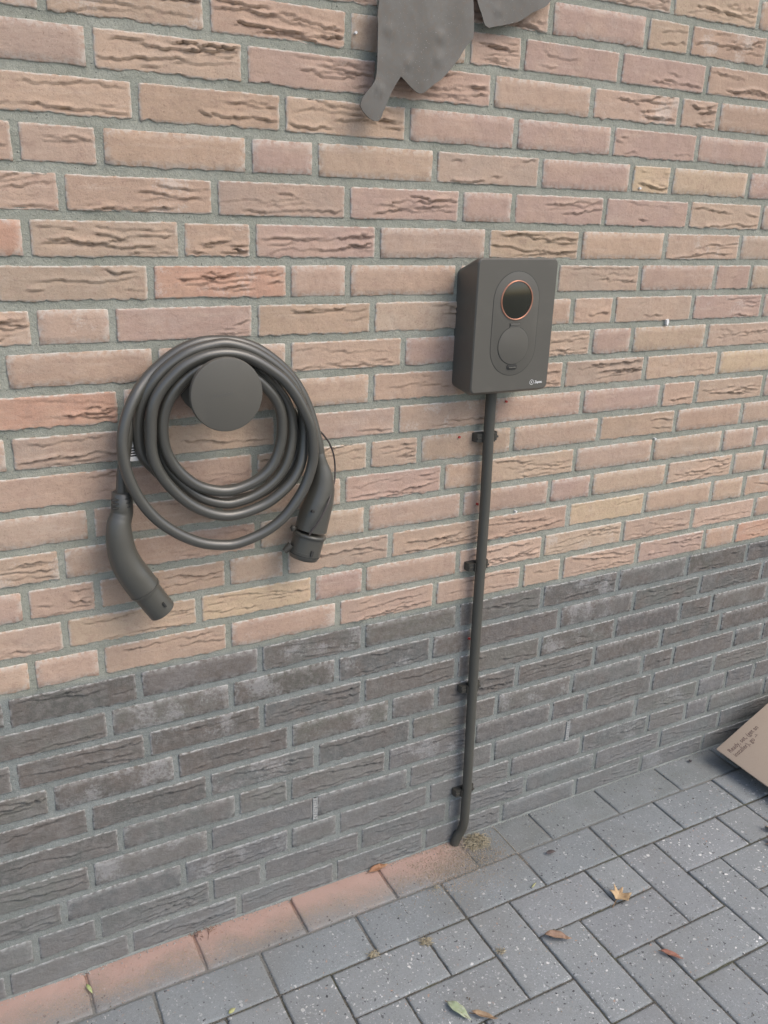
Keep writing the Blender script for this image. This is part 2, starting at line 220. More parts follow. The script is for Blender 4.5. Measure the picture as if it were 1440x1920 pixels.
def mat_mortar():
    s = NT('mortar'); g = s.n('ShaderNodeNewGeometry'); P = g.outputs['Position']
    sep = s.n('ShaderNodeSeparateXYZ'); s.t.links.new(P, sep.inputs[0])
    n1 = s.ramp(s.noise(P, 7, 6, .65), .32, .68); n2 = s.noise(P, 420, 3, .75); n3 = s.noise(P, 1100, 2, .7); n4 = s.noise(P, 60, 4, .65)
    up = s.mix(n1, (.275, .288, .238, 1), (.350, .360, .308, 1)); lo = s.mix(n1, (.185, .205, .195, 1), (.245, .268, .258, 1))
    k = s.math('ADD', sep.outputs[2], s.math('MULTIPLY', s.math('SUBTRACT', n4, .5), .02))
    c = s.mix(s.ramp(k, D['zb'] - .012, D['zb'] + .008), lo, up)
    c = s.mix(s.math('MULTIPLY', s.ramp(n2, .46, .72), .45), c, (.19, .19, .17, 1)); c = s.mix(s.math('MULTIPLY', s.ramp(n3, .56, .72), .55), c, (.62, .62, .58, 1))
    c = s.mix(s.math('MULTIPLY', s.ramp(n4, .5, .75), .35), c, (.21, .21, .18, 1))
    c = s.mix(s.math('MULTIPLY', s.ramp(s.noise(P, 30, 5, .75), .60, .72), .45), c, (.46, .45, .41, 1))
    c = s.mix(s.ramp(s.noise(P, 230, 2, .5), .69, .74), c, (.09, .09, .08, 1))
    nb = s.bump(n2, .9, .0018); nb = s.bump(n4, .7, .005, nb); nb = s.bump(n3, .5, .0008, nb)
    return s.fin(c, .95, nb, Specular_IOR_Level=.15)

def dust_mask(s, P):
    """red drilling dust that fell along the foot of the wall left of the conduit."""
    sep = s.n('ShaderNodeSeparateXYZ'); s.t.links.new(P, sep.inputs[0])
    jag = s.math('MULTIPLY', s.math('SUBTRACT', s.noise(P, 11, 5, .65), .5), .10)
    d = s.math('ADD', s.math('MULTIPLY', sep.outputs[1], -1.0), jag)
    a = s.n('ShaderNodeMapRange'); a.interpolation_type = 'SMOOTHSTEP'; s.set(a.inputs[0], d)
    a.inputs[1].default_value = .108; a.inputs[2].default_value = .018
    xx = s.math('ADD', sep.outputs[0], s.math('MULTIPLY', jag, .8))
    b = s.n('ShaderNodeMapRange'); b.interpolation_type = 'SMOOTHSTEP'; s.set(b.inputs[0], xx)
    b.inputs[1].default_value = 1.0; b.inputs[2].default_value = .90
    g = s.ramp(s.noise(P, 320, 3, .75), .30, .62)
    m = s.math('MULTIPLY', a.outputs[0], b.outputs[0])
    return s.math('MULTIPLY', m, s.math('ADD', s.math('MULTIPLY', g, s.math('SUBTRACT', 1.15, m)), s.math('MULTIPLY', m, .9)), True), sep, m

def mat_paver():
    s = NT('concrete_paver'); v, oi = objcoord(s); g = s.n('ShaderNodeNewGeometry'); P = g.outputs['Position']
    c = oi.outputs['Color']
    n1 = s.noise(v, 14, 4); n2 = s.noise(v, 260, 4, .7); n3 = s.noise(v, 900, 2, .7)
    c = s.mix(s.math('MULTIPLY', s.ramp(n1, .35, .7), .4), c, (.25, .268, .278, 1))
    c = s.mix(s.math('MULTIPLY', s.ramp(n2, .45, .72), .6), c, (.150, .164, .168, 1))
    c = s.mix(s.math('MULTIPLY', s.ramp(n3, .50, .70), .50), c, (.385, .415, .42, 1))
    vn = s.vmap(v, (1, 1, 1)); warp = s.n('ShaderNodeVectorMath', operation='ADD')
    nz = s.n('ShaderNodeTexNoise'); nz.inputs['Scale'].default_value = 140; s.t.links.new(v, nz.inputs['Vector'])
    sc = s.n('ShaderNodeVectorMath', operation='SCALE'); s.t.links.new(nz.outputs['Color'], sc.inputs[0]); sc.inputs['Scale'].default_value = .010
    s.t.links.new(vn, warp.inputs[0]); s.t.links.new(sc.outputs[0], warp.inputs[1])
    def fleck(scale, size, dens, col, c, amt):
        vo = s.n('ShaderNodeTexVoronoi'); vo.inputs['Scale'].default_value = scale; s.t.links.new(warp.outputs[0], vo.inputs['Vector'])
        sp = s.n('ShaderNodeSeparateColor'); s.t.links.new(vo.outputs['Color'], sp.inputs[0])
        # each stone has its own size
        m = s.math('LESS_THAN', vo.outputs['Distance'], s.math('MULTIPLY', size, s.math('ADD', .2, s.math('MULTIPLY', sp.outputs[1], s.math('MULTIPLY', sp.outputs[1], 1.3)))))
        m = s.math('MULTIPLY', m, s.math('GREATER_THAN', sp.outputs[0], 1 - dens))
        return s.mix(s.math('MULTIPLY', m, s.math('MULTIPLY', amt, s.math('ADD', .45, sp.outputs[2]), True)), c, col)
    al = oi.outputs['Alpha']
    c = fleck(330, .40, .30, (.48, .49, .50, 1), c, s.math('MULTIPLY', al, .6))
    c = fleck(150, .34, .22, (.62, .62, .60, 1), c, s.math('MULTIPLY', al, .72))
    c = fleck(72, .20, .10, (.72, .72, .70, 1), c, s.math('MULTIPLY', al, .8))
    c = fleck(210, .36, .16, (.055, .055, .06, 1), c, .75)
    c = fleck(190, .30, .06, (.42, .26, .18, 1), c, s.math('MULTIPLY', al, .6))
    st = s.math('MULTIPLY', s.ramp(s.noise(P, 3.2, 4, .6), .48, .72), .35); c = s.mix(st, c, (.17, .165, .15, 1))
    dm, sep, m0 = dust_mask(s, P)
    dc = s.mix(s.noise(P, 26, 4), (.39, .255, .208, 1), (.465, .33, .28, 1))
    c = s.mix(s.math('MULTIPLY', dm, .93), c, dc)
    # grit washed to the outer rim of the dust
    ring = s.math('MULTIPLY', s.math('MULTIPLY', m0, s.math('SUBTRACT', 1.0, m0)), 3.2, True)
    c = s.mix(s.math('MULTIPLY', ring, s.ramp(s.noise(P, 480, 2, .6), .50, .60)), c, (.30, .24, .17, 1))
    nb = s.bump(n2, .7, .0012); nb = s.bump(n3, .5, .0005, nb); nb = s.bump(n1, .4, .003, nb)
    return s.fin(c, .88, nb, Specular_IOR_Level=.3)

def mat_sand():
    s = NT('joint_sand'); g = s.n('ShaderNodeNewGeometry'); P = g.outputs['Position']
    n = s.noise(P, 300, 4, .7); n2 = s.noise(P, 7, 4)
    c = s.mix(s.ramp(n, .4, .7), (.085, .082, .073, 1), (.22, .21, .18, 1))
    c = s.mix(s.math('MULTIPLY', s.ramp(n2, .5, .65), .5), c, (.10, .11, .06, 1))
    sep = s.n('ShaderNodeSeparateXYZ'); s.t.links.new(P, sep.inputs[0])
    near = s.ramp(sep.outputs[1], -.235, -.10)      # the joints of the first rows are swept full of pale sand
    c = s.mix(s.math('MULTIPLY', near, .85), c, s.mix(n, (.17, .175, .17, 1), (.30, .30, .28, 1)))
    dm, _, _ = dust_mask(s, P); c = s.mix(s.math('MULTIPLY', dm, .9), c, (.36, .23, .18, 1))
    return s.fin(c, .97, s.bump(n, .9, .004), Specular_IOR_Level=.1)

def plastic(name, col, rough=.5, tex=.25, scale=2200, spec=.5, mott=.35):
    s = NT(name); tc = s.n('ShaderNodeTexCoord'); P = tc.outputs['Object']
    n = s.noise(P, scale, 2, .6); n2 = s.noise(P, 22, 4, .6)
    c = s.mix(s.math('MULTIPLY', s.ramp(n2, .5, .8), mott), (*col, 1), (col[0] * 1.35, col[1] * 1.32, col[2] * 1.25, 1))
    rr = s.math('ADD', rough, s.math('MULTIPLY', s.math('SUBTRACT', n2, .5), .16))
    return s.fin(c, rr, s.bump(n, tex, .0003), Specular_IOR_Level=spec)
def plain(name, col, rough=.6, col2=None, scale=60, bump=0.0, **kw):
    s = NT(name); tc = s.n('ShaderNodeTexCoord'); n = s.noise(tc.outputs['Object'], scale, 4, .6)
    c = s.mix(s.ramp(n, .38, .66), (*col, 1), (*(col2 or col), 1))
    return s.fin(c, rough, s.bump(n, bump, .001) if bump else None, **kw)

M_OR = mat_brick('orange_brick', False); M_DK = mat_brick('dark_brick', True); M_MO = mat_mortar()
M_PV = mat_paver(); M_SD = mat_sand()
M_CASE = plastic('charger_plastic', (.096, .092, .079), .42, .35, 1500)
M_CASE2 = plastic('charger_side_plastic', (.085, .082, .070), .55, .35, 1500)
M_GAP = plain('dark_seam', (.035, .035, .032), .8)
M_CABLE = plastic('cable_rubber', (.064, .063, .054), .33, .2, 1800, .85, .12)
M_PLUG = plastic('plug_plastic', (.068, .067, .057), .34, .3, 1400, .7, .15)
M_DISC = plastic('holder_plastic', (.092, .088, .075), .48, .3, 1600)
M_PIPE = plastic('conduit_plastic', (.070, .069, .058), .48, .2, 900)
M_CLIP = plastic('clip_plastic', (.050, .048, .040), .55, .2, 900)
M_CORD = plastic('tether_rubber', (.055, .045, .042), .5, .2)

# ---------------------------------------------------------------- ground and wall
ground = link('ground', mesh('ground', [(-60, -60, -.03), (60, -60, -.03), (60, 60, -.03), (-60, 60, -.03)], [[0, 1, 2, 3]]), None,
              plain('earth', (.12, .115, .10), .95, (.17, .165, .15), 4, .3))
tag(ground, kind='structure')
GX, GY = 90, 50
vs = []; fs = []
for j in range(GY + 1):
    for i in range(GX + 1):
        x = -1.6 + 6.2 * i / GX; y = -3.2 + 3.21 * j / GY
        vs.append((x, y, -.0024 + .0012 * noise.noise(Vector((x * 9, y * 9, 0)))))
for j in range(GY):
    for i in range(GX):
        a = j * (GX + 1) + i; fs.append([a, a + 1, a + GX + 2, a + GX + 1])
pavement = link('pavement', mesh('pavement', vs, fs, True), None, M_SD); tag(pavement, kind='structure')

ZB = D['zb']; C = .0625
WX0, WX1 = -1.4, 4.4; ZTOP = ZB + C * 25
# brick positions, course by course (wild bond of stretchers with a header here and there)
bricks = []; COURSE = {}
for k in range(-10, 25):
    js = list(D['joints'].get(str(k), []))
    rr = random.Random(100 + k)
    if not js: js = [.2 + rr.choice([0, .111]) + .02 * rr.random()]
    while js[0] > WX0 + .25: js.insert(0, js[0] - (.111 if rr.random() < .2 else .2215))
    while js[-1] < WX1 - .25: js.append(js[-1] + (.111 if rr.random() < .2 else .2215))
    js[0] = WX0; js[-1] = WX1
    COURSE[k] = js
    zc = ZB + C * (k + .5)
    for i in range(len(js) - 1):
        a, b = js[i], js[i + 1]; w = b - a - .0105 - rr.random() * .0015; h = .0490 + rr.uniform(-.001, .0012)
        bricks.append((k, (a + b) / 2, zc, w, h))
# mortar: a solid core behind the bricks, bed joints and head joints struck almost flush with the brick faces
def my(x, z): return .0002 + .0014 * noise.noise(Vector((x * 14, 3, z * 30))) + .0005 * noise.noise(Vector((x * 70, 9, z * 90)))
vs = [(x, y, z) for y in (.0115, .21) for z in (-.03, ZTOP) for x in (WX0, WX1)]
fs = [[0, 1, 3, 2], [5, 4, 6, 7], [4, 0, 2, 6], [1, 5, 7, 3], [2, 3, 7, 6], [4, 5, 1, 0]]
for k in range(-10, 26):
    z0 = ZB + C * k; m_ = 420; hb = .0092
    b0 = len(vs)
    for i in range(m_ + 1):
        x = WX0 + (WX1 - WX0) * i / m_
        for dz_ in (-hb, -.003, .003, hb): vs.append((x, my(x, z0 + dz_), max(-.029, z0 + dz_)))
    for i in range(m_):
        for j in range(3):
            a = b0 + i * 4 + j; fs.append([a, a + 4, a + 5, a + 1])
for k, js in COURSE.items():
    z0 = ZB + C * k + .006; z1 = z0 + C - .012
    for x in js[1:-1]:
        b0 = len(vs)
        for j in range(7):
            z = z0 + (z1 - z0) * j / 6
            for dx_ in (-.0075, 0, .0075): vs.append((x + dx_, my(x + dx_, z) - .0003, z))
        for j in range(6):
            for i in range(2): a = b0 + j * 3 + i; fs.append([a, a + 1, a + 4, a + 3])
wall = link('brick_wall', mesh('brick_wall', vs, fs), None, M_MO)
for p_ in wall.data.polygons: p_.use_smooth = p_.index > 5
tag(wall, 'house wall of orange bricks above a base of dark grey bricks with grey mortar', 'wall')

def near(lst, x, z, du, dz): return any(abs(a - x) < du and abs(b - z) < dz for a, b in lst)
P_OR = [(.422, .312, .236), (.434, .320, .24), (.414, .303, .23), (.445, .335, .252), (.404, .298, .23), (.425, .307, .228), (.402, .298, .238)]
P_DK = [(.150, .144, .130), (.124, .120, .111), (.162, .154, .138), (.142, .141, .134), (.120, .115, .105)]
def brick_mesh(w, h, seed, rough, dark):
    """one hand-moulded brick: face grid with folds, ragged outline, sides running into the mortar."""
    fold = rough > .5
    nc = max(6, round(w / (.0042 if fold else .012))); nr = 22 if fold else 4
    rg = random.Random(seed * 13 + 5)
    us = [0, .0013 / w] + [.0013 / w + (1 - .0026 / w) * i / nc for i in range(1, nc)] + [1 - .0013 / w, 1]
    zs = [0, .0013 / h] + [.0013 / h + (1 - .0026 / h) * j / nr for j in range(1, nr)] + [1 - .0013 / h, 1]
    nc, nr = len(us) - 1, len(zs) - 1
    vs = []; fs = []; rim = []
    so = Vector((seed * 3.17, seed * 1.31, seed * .77))
    bot = .0030 if rg.random() < .5 else .0012
    strokes = []
    if fold:
        lean = rg.uniform(-.06, .06)
        for i in range(rg.randint(2, 6) if rough < 1.1 else rg.randint(6, 11)):
            xa = rg.uniform(-.52, .35) * w; xb = min(.5 * w, xa + rg.choice([rg.uniform(.1, .3), rg.uniform(.3, .6), rg.uniform(.55, 1.0), rg.uniform(.6, 1.0)]) * w)
            strokes.append((xa, xb, rg.uniform(-.42, .38) * h, lean + rg.uniform(-.09, .09), (.0028 + .0066 * rg.random() ** 1.6) * min(rough, 1.15), rg.uniform(0, 99)))
    def outline(x, z):      # how far the ragged edge pulls the point sideways
        k = Vector((x * 60, z * 60, 0)) + so
        return noise.noise(k) + .7 * noise.noise(k * 2.9)
    for j in range(nr + 1):
        for i in range(nc + 1):
            x = (us[i] - .5) * w; z = (zs[j] - .5) * h
            e = min(i, nc - i, j, nr - j); ej = min(j, nr - j); ei = min(i, nc - i)
            x0, z0 = x, z
            if ej <= 1: z += outline(x0, 1 if j > 1 else 0) * (bot if j <= 1 else .0011) * (1 if ej == 0 else .9)
            if ei <= 1: x += outline(3 if i > 1 else 4, z0) * .0011
            if ei == 0 and ej == 0: x *= .982; z *= .93
            y = -.0022 - .0008 * noise.noise(Vector((x * 9, z * 16, 5)) + so) - .0004 * noise.noise(Vector((x * 60, z * 60, 5)) + so)
            if e == 0: y += .0011
            if fold and e > 0:
                for (xa, xb, zz, sl, dep, ph) in strokes:
                    act = min(1, max(0, (x - xa) / .012), max(0, (xb - x) / .012))
                    if act <= 0: continue
                    act = min(act, 1) * max(0, .68 + .8 * noise.noise(Vector((x * 40, ph, 1))))
                    zl = zz + sl * x + .0055 * noise.noise(Vector((x * 22, ph, 0))) + .0034 * noise.noise(Vector((x * 75, ph, 3))) + .0016 * noise.noise(Vector((x * 210, ph, 3)))
                    dz = zl - z
                    if 0 <= dz < .013: y += dep * act * math.exp(-dz / .0019)
                    elif -.007 < dz < 0: y -= .45 * dep * act * (1 + dz / .007)
                y = min(y, .0075) if e > 1 else min(y, .002)
            vs.append((x, y, z)); rim.append(1.0 if e == 0 else (.6 if e == 1 else 0.0))
    N = (nc + 1) * (nr + 1)
    for j in range(nr):
        for i in range(nc):
            a = j * (nc + 1) + i; fs.append([a, a + 1, a + nc + 2, a + nc + 1])
    ring = [i for i in range(nc + 1)] + [j * (nc + 1) + nc for j in range(1, nr + 1)] + [nr * (nc + 1) + i for i in range(nc - 1, -1, -1)] + [j * (nc + 1) for j in range(nr - 1, 0, -1)]
    for k in ring:
        x, y, z = vs[k]; vs.append((x * 1.002, .0118, z * 1.006)); rim.append(1.0)
    L = len(ring)
    for k in range(L): fs.append([ring[(k + 1) % L], ring[k], N + k, N + (k + 1) % L])
    return vs, fs, rim
def put_attr(me, rim):
    a = me.attributes.new('rim', 'FLOAT', 'POINT'); a.data.foreach_set('value', rim)

fr = M.inverted()
def px_of(pt):
    q = fr @ Vector(pt)
    if q.z >= 0: return None
    f = D['cam']['f']; return (720 + f * q.x / -q.z, 960 - f * q.y / -q.z)
def in_view(pt, m=60):
    q = px_of(pt); return q is not None and -m < q[0] < 1440 + m and -m < q[1] < 1920 + m

rest = {'o': ([], [], []), 'd': ([], [], [])}
vis = []
for b in bricks:
    k, x, z, w, h = b
    v = any(in_view((x + s * w / 2, 0, z + t * h / 2), 6) for s in (-1, 0, 1) for t in (-1, 1))
    vis.append(v)
print('bricks in view', sum(vis), 'of', len(bricks))
for n_, (b, v) in enumerate(zip(bricks, vis)):
    k, x, z, w, h = b; dark = k < 0
    cre = near(D['crease'], x, z, w / 2, C / 2) or (v and RND.random() < (.7 if dark else .22))
    rg = (RND.uniform(.6, 1.35) if cre else RND.uniform(0, .3))
    if dark and cre: rg = max(.55, rg * .85)
    vs, fs, rim = brick_mesh(w, h, n_, rg, dark)
    col = RND.choice(P_DK if dark else P_OR); j = RND.uniform(.93, 1.07); col = [c * j * RND.uniform(.97, 1.03) for c in col]
    if not dark:
        if near(D['tint']['sand'], x, z, w / 2, C / 2): col = (.50, .385, .26)
        elif near(D['tint']['orange'], x, z, w / 2, C / 2): col = (.46, .282, .205)
        elif near(D['tint']['mauve'], x, z, w / 2, C / 2): col = (.402, .288, .238)
    if v:
        me = mesh('brick', vs, fs, True); put_attr(me, rim)
        o = link('brick', me, wall, M_DK if dark else M_OR); o.location = (x, 0, z)
        o.rotation_euler = (RND.uniform(-.012, .012), RND.uniform(-.004, .004), RND.uniform(-.005, .005))
        o.color = (*col, 1)
        o['bloom'] = (1.0 if near(D['bloom'], x, z, w / 2, C / 2) else RND.choice([.1, .25, .0, .3])) if dark else RND.choice([0.0, 0.0, .15, .6 if RND.random() < .3 else .1])
    else:
        V, F, Rm = rest['d' if dark else 'o']; o0 = len(V)
        V += [(a + x, bb, c + z) for a, bb, c in vs]; F += [[q + o0 for q in f] for f in fs]; Rm += rim
for kk, mt, col in (('o', M_OR, P_OR[0]), ('d', M_DK, P_DK[0])):
    V, F, Rm = rest[kk]; me = mesh('brickwork', V, F, True); put_attr(me, Rm)
    o = link('brickwork', me, wall, mt); o.color = (*col, 1); o['kind'] = 'stuff'; o['bloom'] = .2

# plastic weep vents in two head joints
M_VENT = plain('vent_plastic', (.40, .41, .40), .6, (.28, .29, .29), 200)
for (x, z) in D['vents']:
    v = empty('weep_vent', (x, 0, z)); v.parent = wall
    box('vent_back', (-.0045, -.0005, -.027), (.0045, .004, .027), v, M_GAP)
    for s in (-1, 1): box('vent_rail', (s * .0042 - .0008, -.0035, -.027), (s * .0042 + .0008, .003, .027), v, M_VENT)
    bm = bmesh.new()
    for i in range(9):
        mt_ = Matrix.Translation((0, -.0022, -.0235 + i * .0059)) @ Matrix.Diagonal((.0075, .003, .0030, 1))
        bmesh.ops.create_cube(bm, size=1, matrix=mt_)
    link('vent_louvre', from_bm('vent_louvre', bm), v, M_VENT)
def blob(name, x, z, r, mat, sx=1, sz=1):
    n = 10; pts = [(x + sx * r * (1 + .3 * RND.uniform(-1, 1)) * math.cos(2 * math.pi * i / n), z + sz * r * (1 + .3 * RND.uniform(-1, 1)) * math.sin(2 * math.pi * i / n)) for i in range(n)]
    return prism(name, pts, -.0062, .0, wall, mat)
M_RED = plain('red_marker', (.42, .05, .04), .6); M_WHT = plain('white_paint', (.75, .75, .73), .5)
for (x, z) in D['spots']: blob('red_mark', x, z, .0022, M_RED)
for i, (x, z) in enumerate(D['wspots']): blob('paint_drip', x, z, .0022 if i else .0035, M_WHT, 1, 1.0 if i else 2.0)
# cement fillet and crumbs along the foot of the wall
vs = []; fs = []; n = 420
for i in range(n + 1):
    x = WX0 + (WX1 - WX0) * i / n; a = .5 + .5 * noise.noise(Vector((x * 7, 0, 0))); b = noise.noise(Vector((x * 40, 4, 0)))
    zt = .004 + .004 * a + .002 * b; yo = -.003 - .004 * a - .002 * b
    vs += [(x, .004, zt), (x, yo * .5, zt * .8), (x, yo, -.006)]
for i in range(n):
    a = i * 3; fs += [[a, a + 1, a + 4, a + 3], [a + 1, a + 2, a + 5, a + 4]]
link('cement_fillet', mesh('cement_fillet', vs, fs, True), wall, M_MO)

# ---------------------------------------------------------------- pavers: two straight rows, then herringbone
X0, PX = D['X0'], D['PX']
ROWS = [0.003, -.1035, -.2145, -.3215, -.4310, -.5410] + [-.5410 - .1055 * i for i in range(1, 26)]
def paver_mesh(w, d, seed):
    rg = random.Random(seed); b = .0024; hw, hd = w / 2, d / 2
    def q(a, c, z): return (a + rg.uniform(-.0006, .0006), c + rg.uniform(-.0006, .0006), z)
    vs = []
    nX, nY = max(3, round(w / .012)), max(3, round(d / .012))
    ringp = [(-hw + w * i / nX, -hd) for i in range(nX)] + [(hw, -hd + d * i / nY) for i in range(nY)] + [(hw - w * i / nX, hd) for i in range(nX)] + [(-hw, hd - d * i / nY) for i in range(nY)]
    L = len(ringp)
    for (a, c) in ringp: vs.append((a, c, -.02))
    for (a, c) in ringp: vs.append(q(a, c, -b * .9))
    for (a, c) in ringp:
        ch = b * (1 + .25 * rg.uniform(-1, 1)) * (1.0 if rg.random() > .06 else 1.7)
        vs.append((a * (1 - ch / hw), c * (1 - ch / hd), -.0004))
    for (a, c) in ringp: vs.append((a * (1 - 2.4 * b / hw), c * (1 - 2.4 * b / hd), 0))
    fs = []
    for r_ in range(3):
        for i in range(L): fs.append([r_ * L + i, r_ * L + (i + 1) % L, (r_ + 1) * L + (i + 1) % L, (r_ + 1) * L + i])
    fs.append([3 * L + i for i in range(L)])
    return mesh('paver', vs, fs, True)
MESHC = {}
pv = []
def add_paver(x0, x1, y0, y1, row): pv.append(((x0 + x1) / 2, (y0 + y1) / 2, x1 - x0, abs(y1 - y0), row))
NX0, NX1 = -15, 40
for i in range(NX0, NX1):
    if i % 2 == 0: add_paver(X0 + PX * i, X0 + PX * (i + 2), ROWS[0], ROWS[1], 0)
    else: add_paver(X0 + PX * i, X0 + PX * (i + 2), ROWS[1], ROWS[2], 1)
for j in range(2, 28):
    for i in range(NX0, NX1):
        m = (i - (j + 1)) % 4
        if m == 0: add_paver(X0 + PX * i, X0 + PX * (i + 1), ROWS[j], ROWS[j + 2], j)      # stretches into the next row
        elif m == 3 and j == 2: add_paver(X0 + PX * i, X0 + PX * (i + 1), ROWS[j], ROWS[j + 1], j)   # cut half
        elif m == 1: add_paver(X0 + PX * i, X0 + PX * (i + 2), ROWS[j], ROWS[j + 1], j)
sV, sF = [], []
npv = 0
pv.sort(key=lambda p: (p[0] - 1.0) ** 2 + (p[1] + .3) ** 2)
for n_, (x, y, w, d, row) in enumerate(pv):
    gap = .0042 if row > 1 else .0055
    w2, d2 = w - gap, d - gap
    key = (round(w2, 3), round(d2, 3), n_ % 4)
    if key not in MESHC: MESHC[key] = paver_mesh(w2, d2, hash(key) % 999)
    me = MESHC[key]
    rg = random.Random(n_ * 7 + 3)
    z = .0016 + rg.uniform(-.0009, .0009); rot = (rg.uniform(-.007, .007), rg.uniform(-.006, .006), rg.uniform(-.006, .006))
    if n_ < 300:
        o = link('paver', me, pavement, M_PV); o.location = (x, y, z); o.rotation_euler = rot
        t = rg.uniform(.93, 1.07)
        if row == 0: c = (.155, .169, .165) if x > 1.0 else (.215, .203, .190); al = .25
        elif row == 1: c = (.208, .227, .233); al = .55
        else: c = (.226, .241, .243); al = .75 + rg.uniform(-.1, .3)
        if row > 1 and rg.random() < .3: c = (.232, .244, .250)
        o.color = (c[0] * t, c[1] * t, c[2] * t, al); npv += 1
    else:
        o0 = len(sV); mm = Matrix.Translation((x, y, z)) @ Euler(rot).to_matrix().to_4x4()
        sV += [tuple(mm @ v.co) for v in me.vertices]; sF += [[q + o0 for q in p.vertices] for p in me.polygons]
if sV:
    o = link('paving', mesh('paving', sV, sF, True), pavement, M_PV); o.color = (.205, .22, .23, .8); o['kind'] = 'stuff'

# ---------------------------------------------------------------- wall charger
def thing(name, loc, label, cat, group=None):
    return tag(empty(name, loc), label, cat, group)
ch = thing('wall_charger', (0, 0, 0), 'dark grey wall box car charger with a round copper-ringed display', 'wall charger')
FY = -.080
front = rrect(.8605, 1.0850, 1.0335, 1.3215, .009)
back = rrect(.8700, 1.0830, 1.0260, 1.3005, .012)
mid_ = rrect(.8625, 1.0795, 1.0325, 1.3215, .010)
n = len(front)
rings = [[(x, FY, z) for x, z in rrect(.8625, 1.0872, 1.0318, 1.3195, .008)], [(x, FY + .0022, z) for x, z in front], [(x, FY + .016, z) for x, z in mid_], [(x, -.001, z) for x, z in back], [(x, .004, z) for x, z in back]]
vs = [p for r_ in rings for p in r_]; fs = [list(range(n))[::-1], [4 * n + i for i in range(n)]]
for r_ in range(4):
    for i in range(n): fs.append([r_ * n + i, r_ * n + (i + 1) % n, (r_ + 1) * n + (i + 1) % n, (r_ + 1) * n + i])
me = mesh('housing', vs, fs); bm = bmesh.new(); bm.from_mesh(me); bmesh.ops.recalc_face_normals(bm, faces=bm.faces); bm.to_mesh(me); bm.free()
hs = link('housing', me, ch, M_CASE); finish(hs, 0, angle=32)
CXc = .9468
prism('panel_seam', stadium(CXc, 1.2075, .0505, .0425), FY - .0002, FY + .002, ch, M_GAP)
prism('front_panel', stadium(CXc, 1.2075, .0497, .0425), FY - .0006, FY + .002, ch, M_CASE, bevel=.0003)
prism('display', circle(CXc, 1.2498, .0325), FY - .0012, FY + .002, ch, NT('display_glass').fin((.022, .023, .017, 1), .12, None, Specular_IOR_Level=.6), bevel=.0004)
# copper light ring round the display
vs = []; fs = []; N = 64
for i in range(N):
    a = 2 * math.pi * i / N
    for (rr_, yy) in ((.0323, -.0006), (.0327, -.0022), (.0345, -.0024), (.0351, -.0006)):
        vs.append((CXc + rr_ * math.cos(a), FY + yy, 1.2498 + rr_ * math.sin(a)))
for i in range(N):
    for k in range(3):
        a = i * 4 + k; b = ((i + 1) % N) * 4 + k; fs.append([a, b, b + 1, a + 1])
me = mesh('display_ring', vs, fs, True); bm = bmesh.new(); bm.from_mesh(me); bmesh.ops.recalc_face_normals(bm, faces=bm.faces); bm.to_mesh(me); bm.free()
link('display_ring', me, ch, plain('copper', (.50, .24, .16), .36, (.42, .19, .125), 60, Metallic=.55))
def lid_outline(r, tw, th, cx=.9468, cz=1.1695):
    pts = []; a0 = math.asin(tw / r)
    for i in range(45):
        a = math.pi / 2 - a0 - (2 * math.pi - 2 * a0) * i / 44; pts.append((cx + r * math.cos(a), cz + r * math.sin(a)))
    pts += [(cx - tw, cz + th), (cx + tw, cz + th)]
    return pts[::-1]
prism('lid_seam', lid_outline(.0346, .0117, .0405), FY - .0009, FY + .002, ch, M_GAP)
prism('socket_lid', lid_outline(.0338, .0110, .0398), FY - .0017, FY + .002, ch, M_CASE, bevel=.0004)
prism('lid_hinge', rrect(CXc - .0105, 1.2050, CXc + .0105, 1.2087, .001), FY - .0030, FY, ch, M_CASE2, bevel=.0005)
lt = prism('lid_latch', rrect(CXc - .0108, 1.1262, CXc + .0108, 1.1352, .003), FY - .0022, FY, ch, M_GAP, bevel=.0004)
prism('latch_lip', rrect(CXc - .0082, 1.1285, CXc + .0082, 1.1308, .001), FY - .0042, FY, lt, M_CASE2, bevel=.0005)
M_PRINT = NT('white_print').fin((.78, .79, .78, 1), .6)
def text(name, body, size, mat, parent, M4, extr=.0001, offset=0.0, shear=0.0):
    cu = bpy.data.curves.new(name, 'FONT'); cu.body = body; cu.size = size; cu.extrude = extr; cu.offset = offset; cu.shear = shear
    t = bpy.data.objects.new(name, cu); COL.objects.link(t)
    bpy.context.view_layer.update()
    me = bpy.data.meshes.new_from_object(t.evaluated_get(bpy.context.evaluated_depsgraph_get()))
    bpy.data.objects.remove(t); me.transform(M4); o = link(name, me, parent, mat); return o
FACE = Matrix(((1, 0, 0, 0), (0, 0, -1, 0), (0, 1, 0, 0), (0, 0, 0, 1)))
text('lettering', 'Zaptec', .0070, M_PRINT, ch, Matrix.Translation((1.0035, FY - .0003, 1.0968)) @ FACE @ Matrix.Diagonal((.86, 1, 1, 1)), offset=.00012)
vs = []; fs = []; N = 32
for i in range(N):
    a = 2 * math.pi * i / N
    for rr_ in (.0040, .0047): vs.append((.9965 + rr_ * math.cos(a), FY - .0003, 1.0992 + rr_ * math.sin(a)))
for i in range(N): a = i * 2; b = ((i + 1) % N) * 2; fs.append([a, a + 1, b + 1, b])
link('logo_ring', mesh('logo_ring', vs, fs), ch, M_PRINT)
z_ = [(.0006, .0026), (-.0014, -.0004), (-.0002, -.0004), (-.0007, -.0026), (.0014, .0004), (.0002, .0004)]
link('logo_bolt', mesh('logo_bolt', [(.9965 + a, FY - .0003, 1.0992 + b) for a, b in z_], [list(range(6))]), ch, M_PRINT)

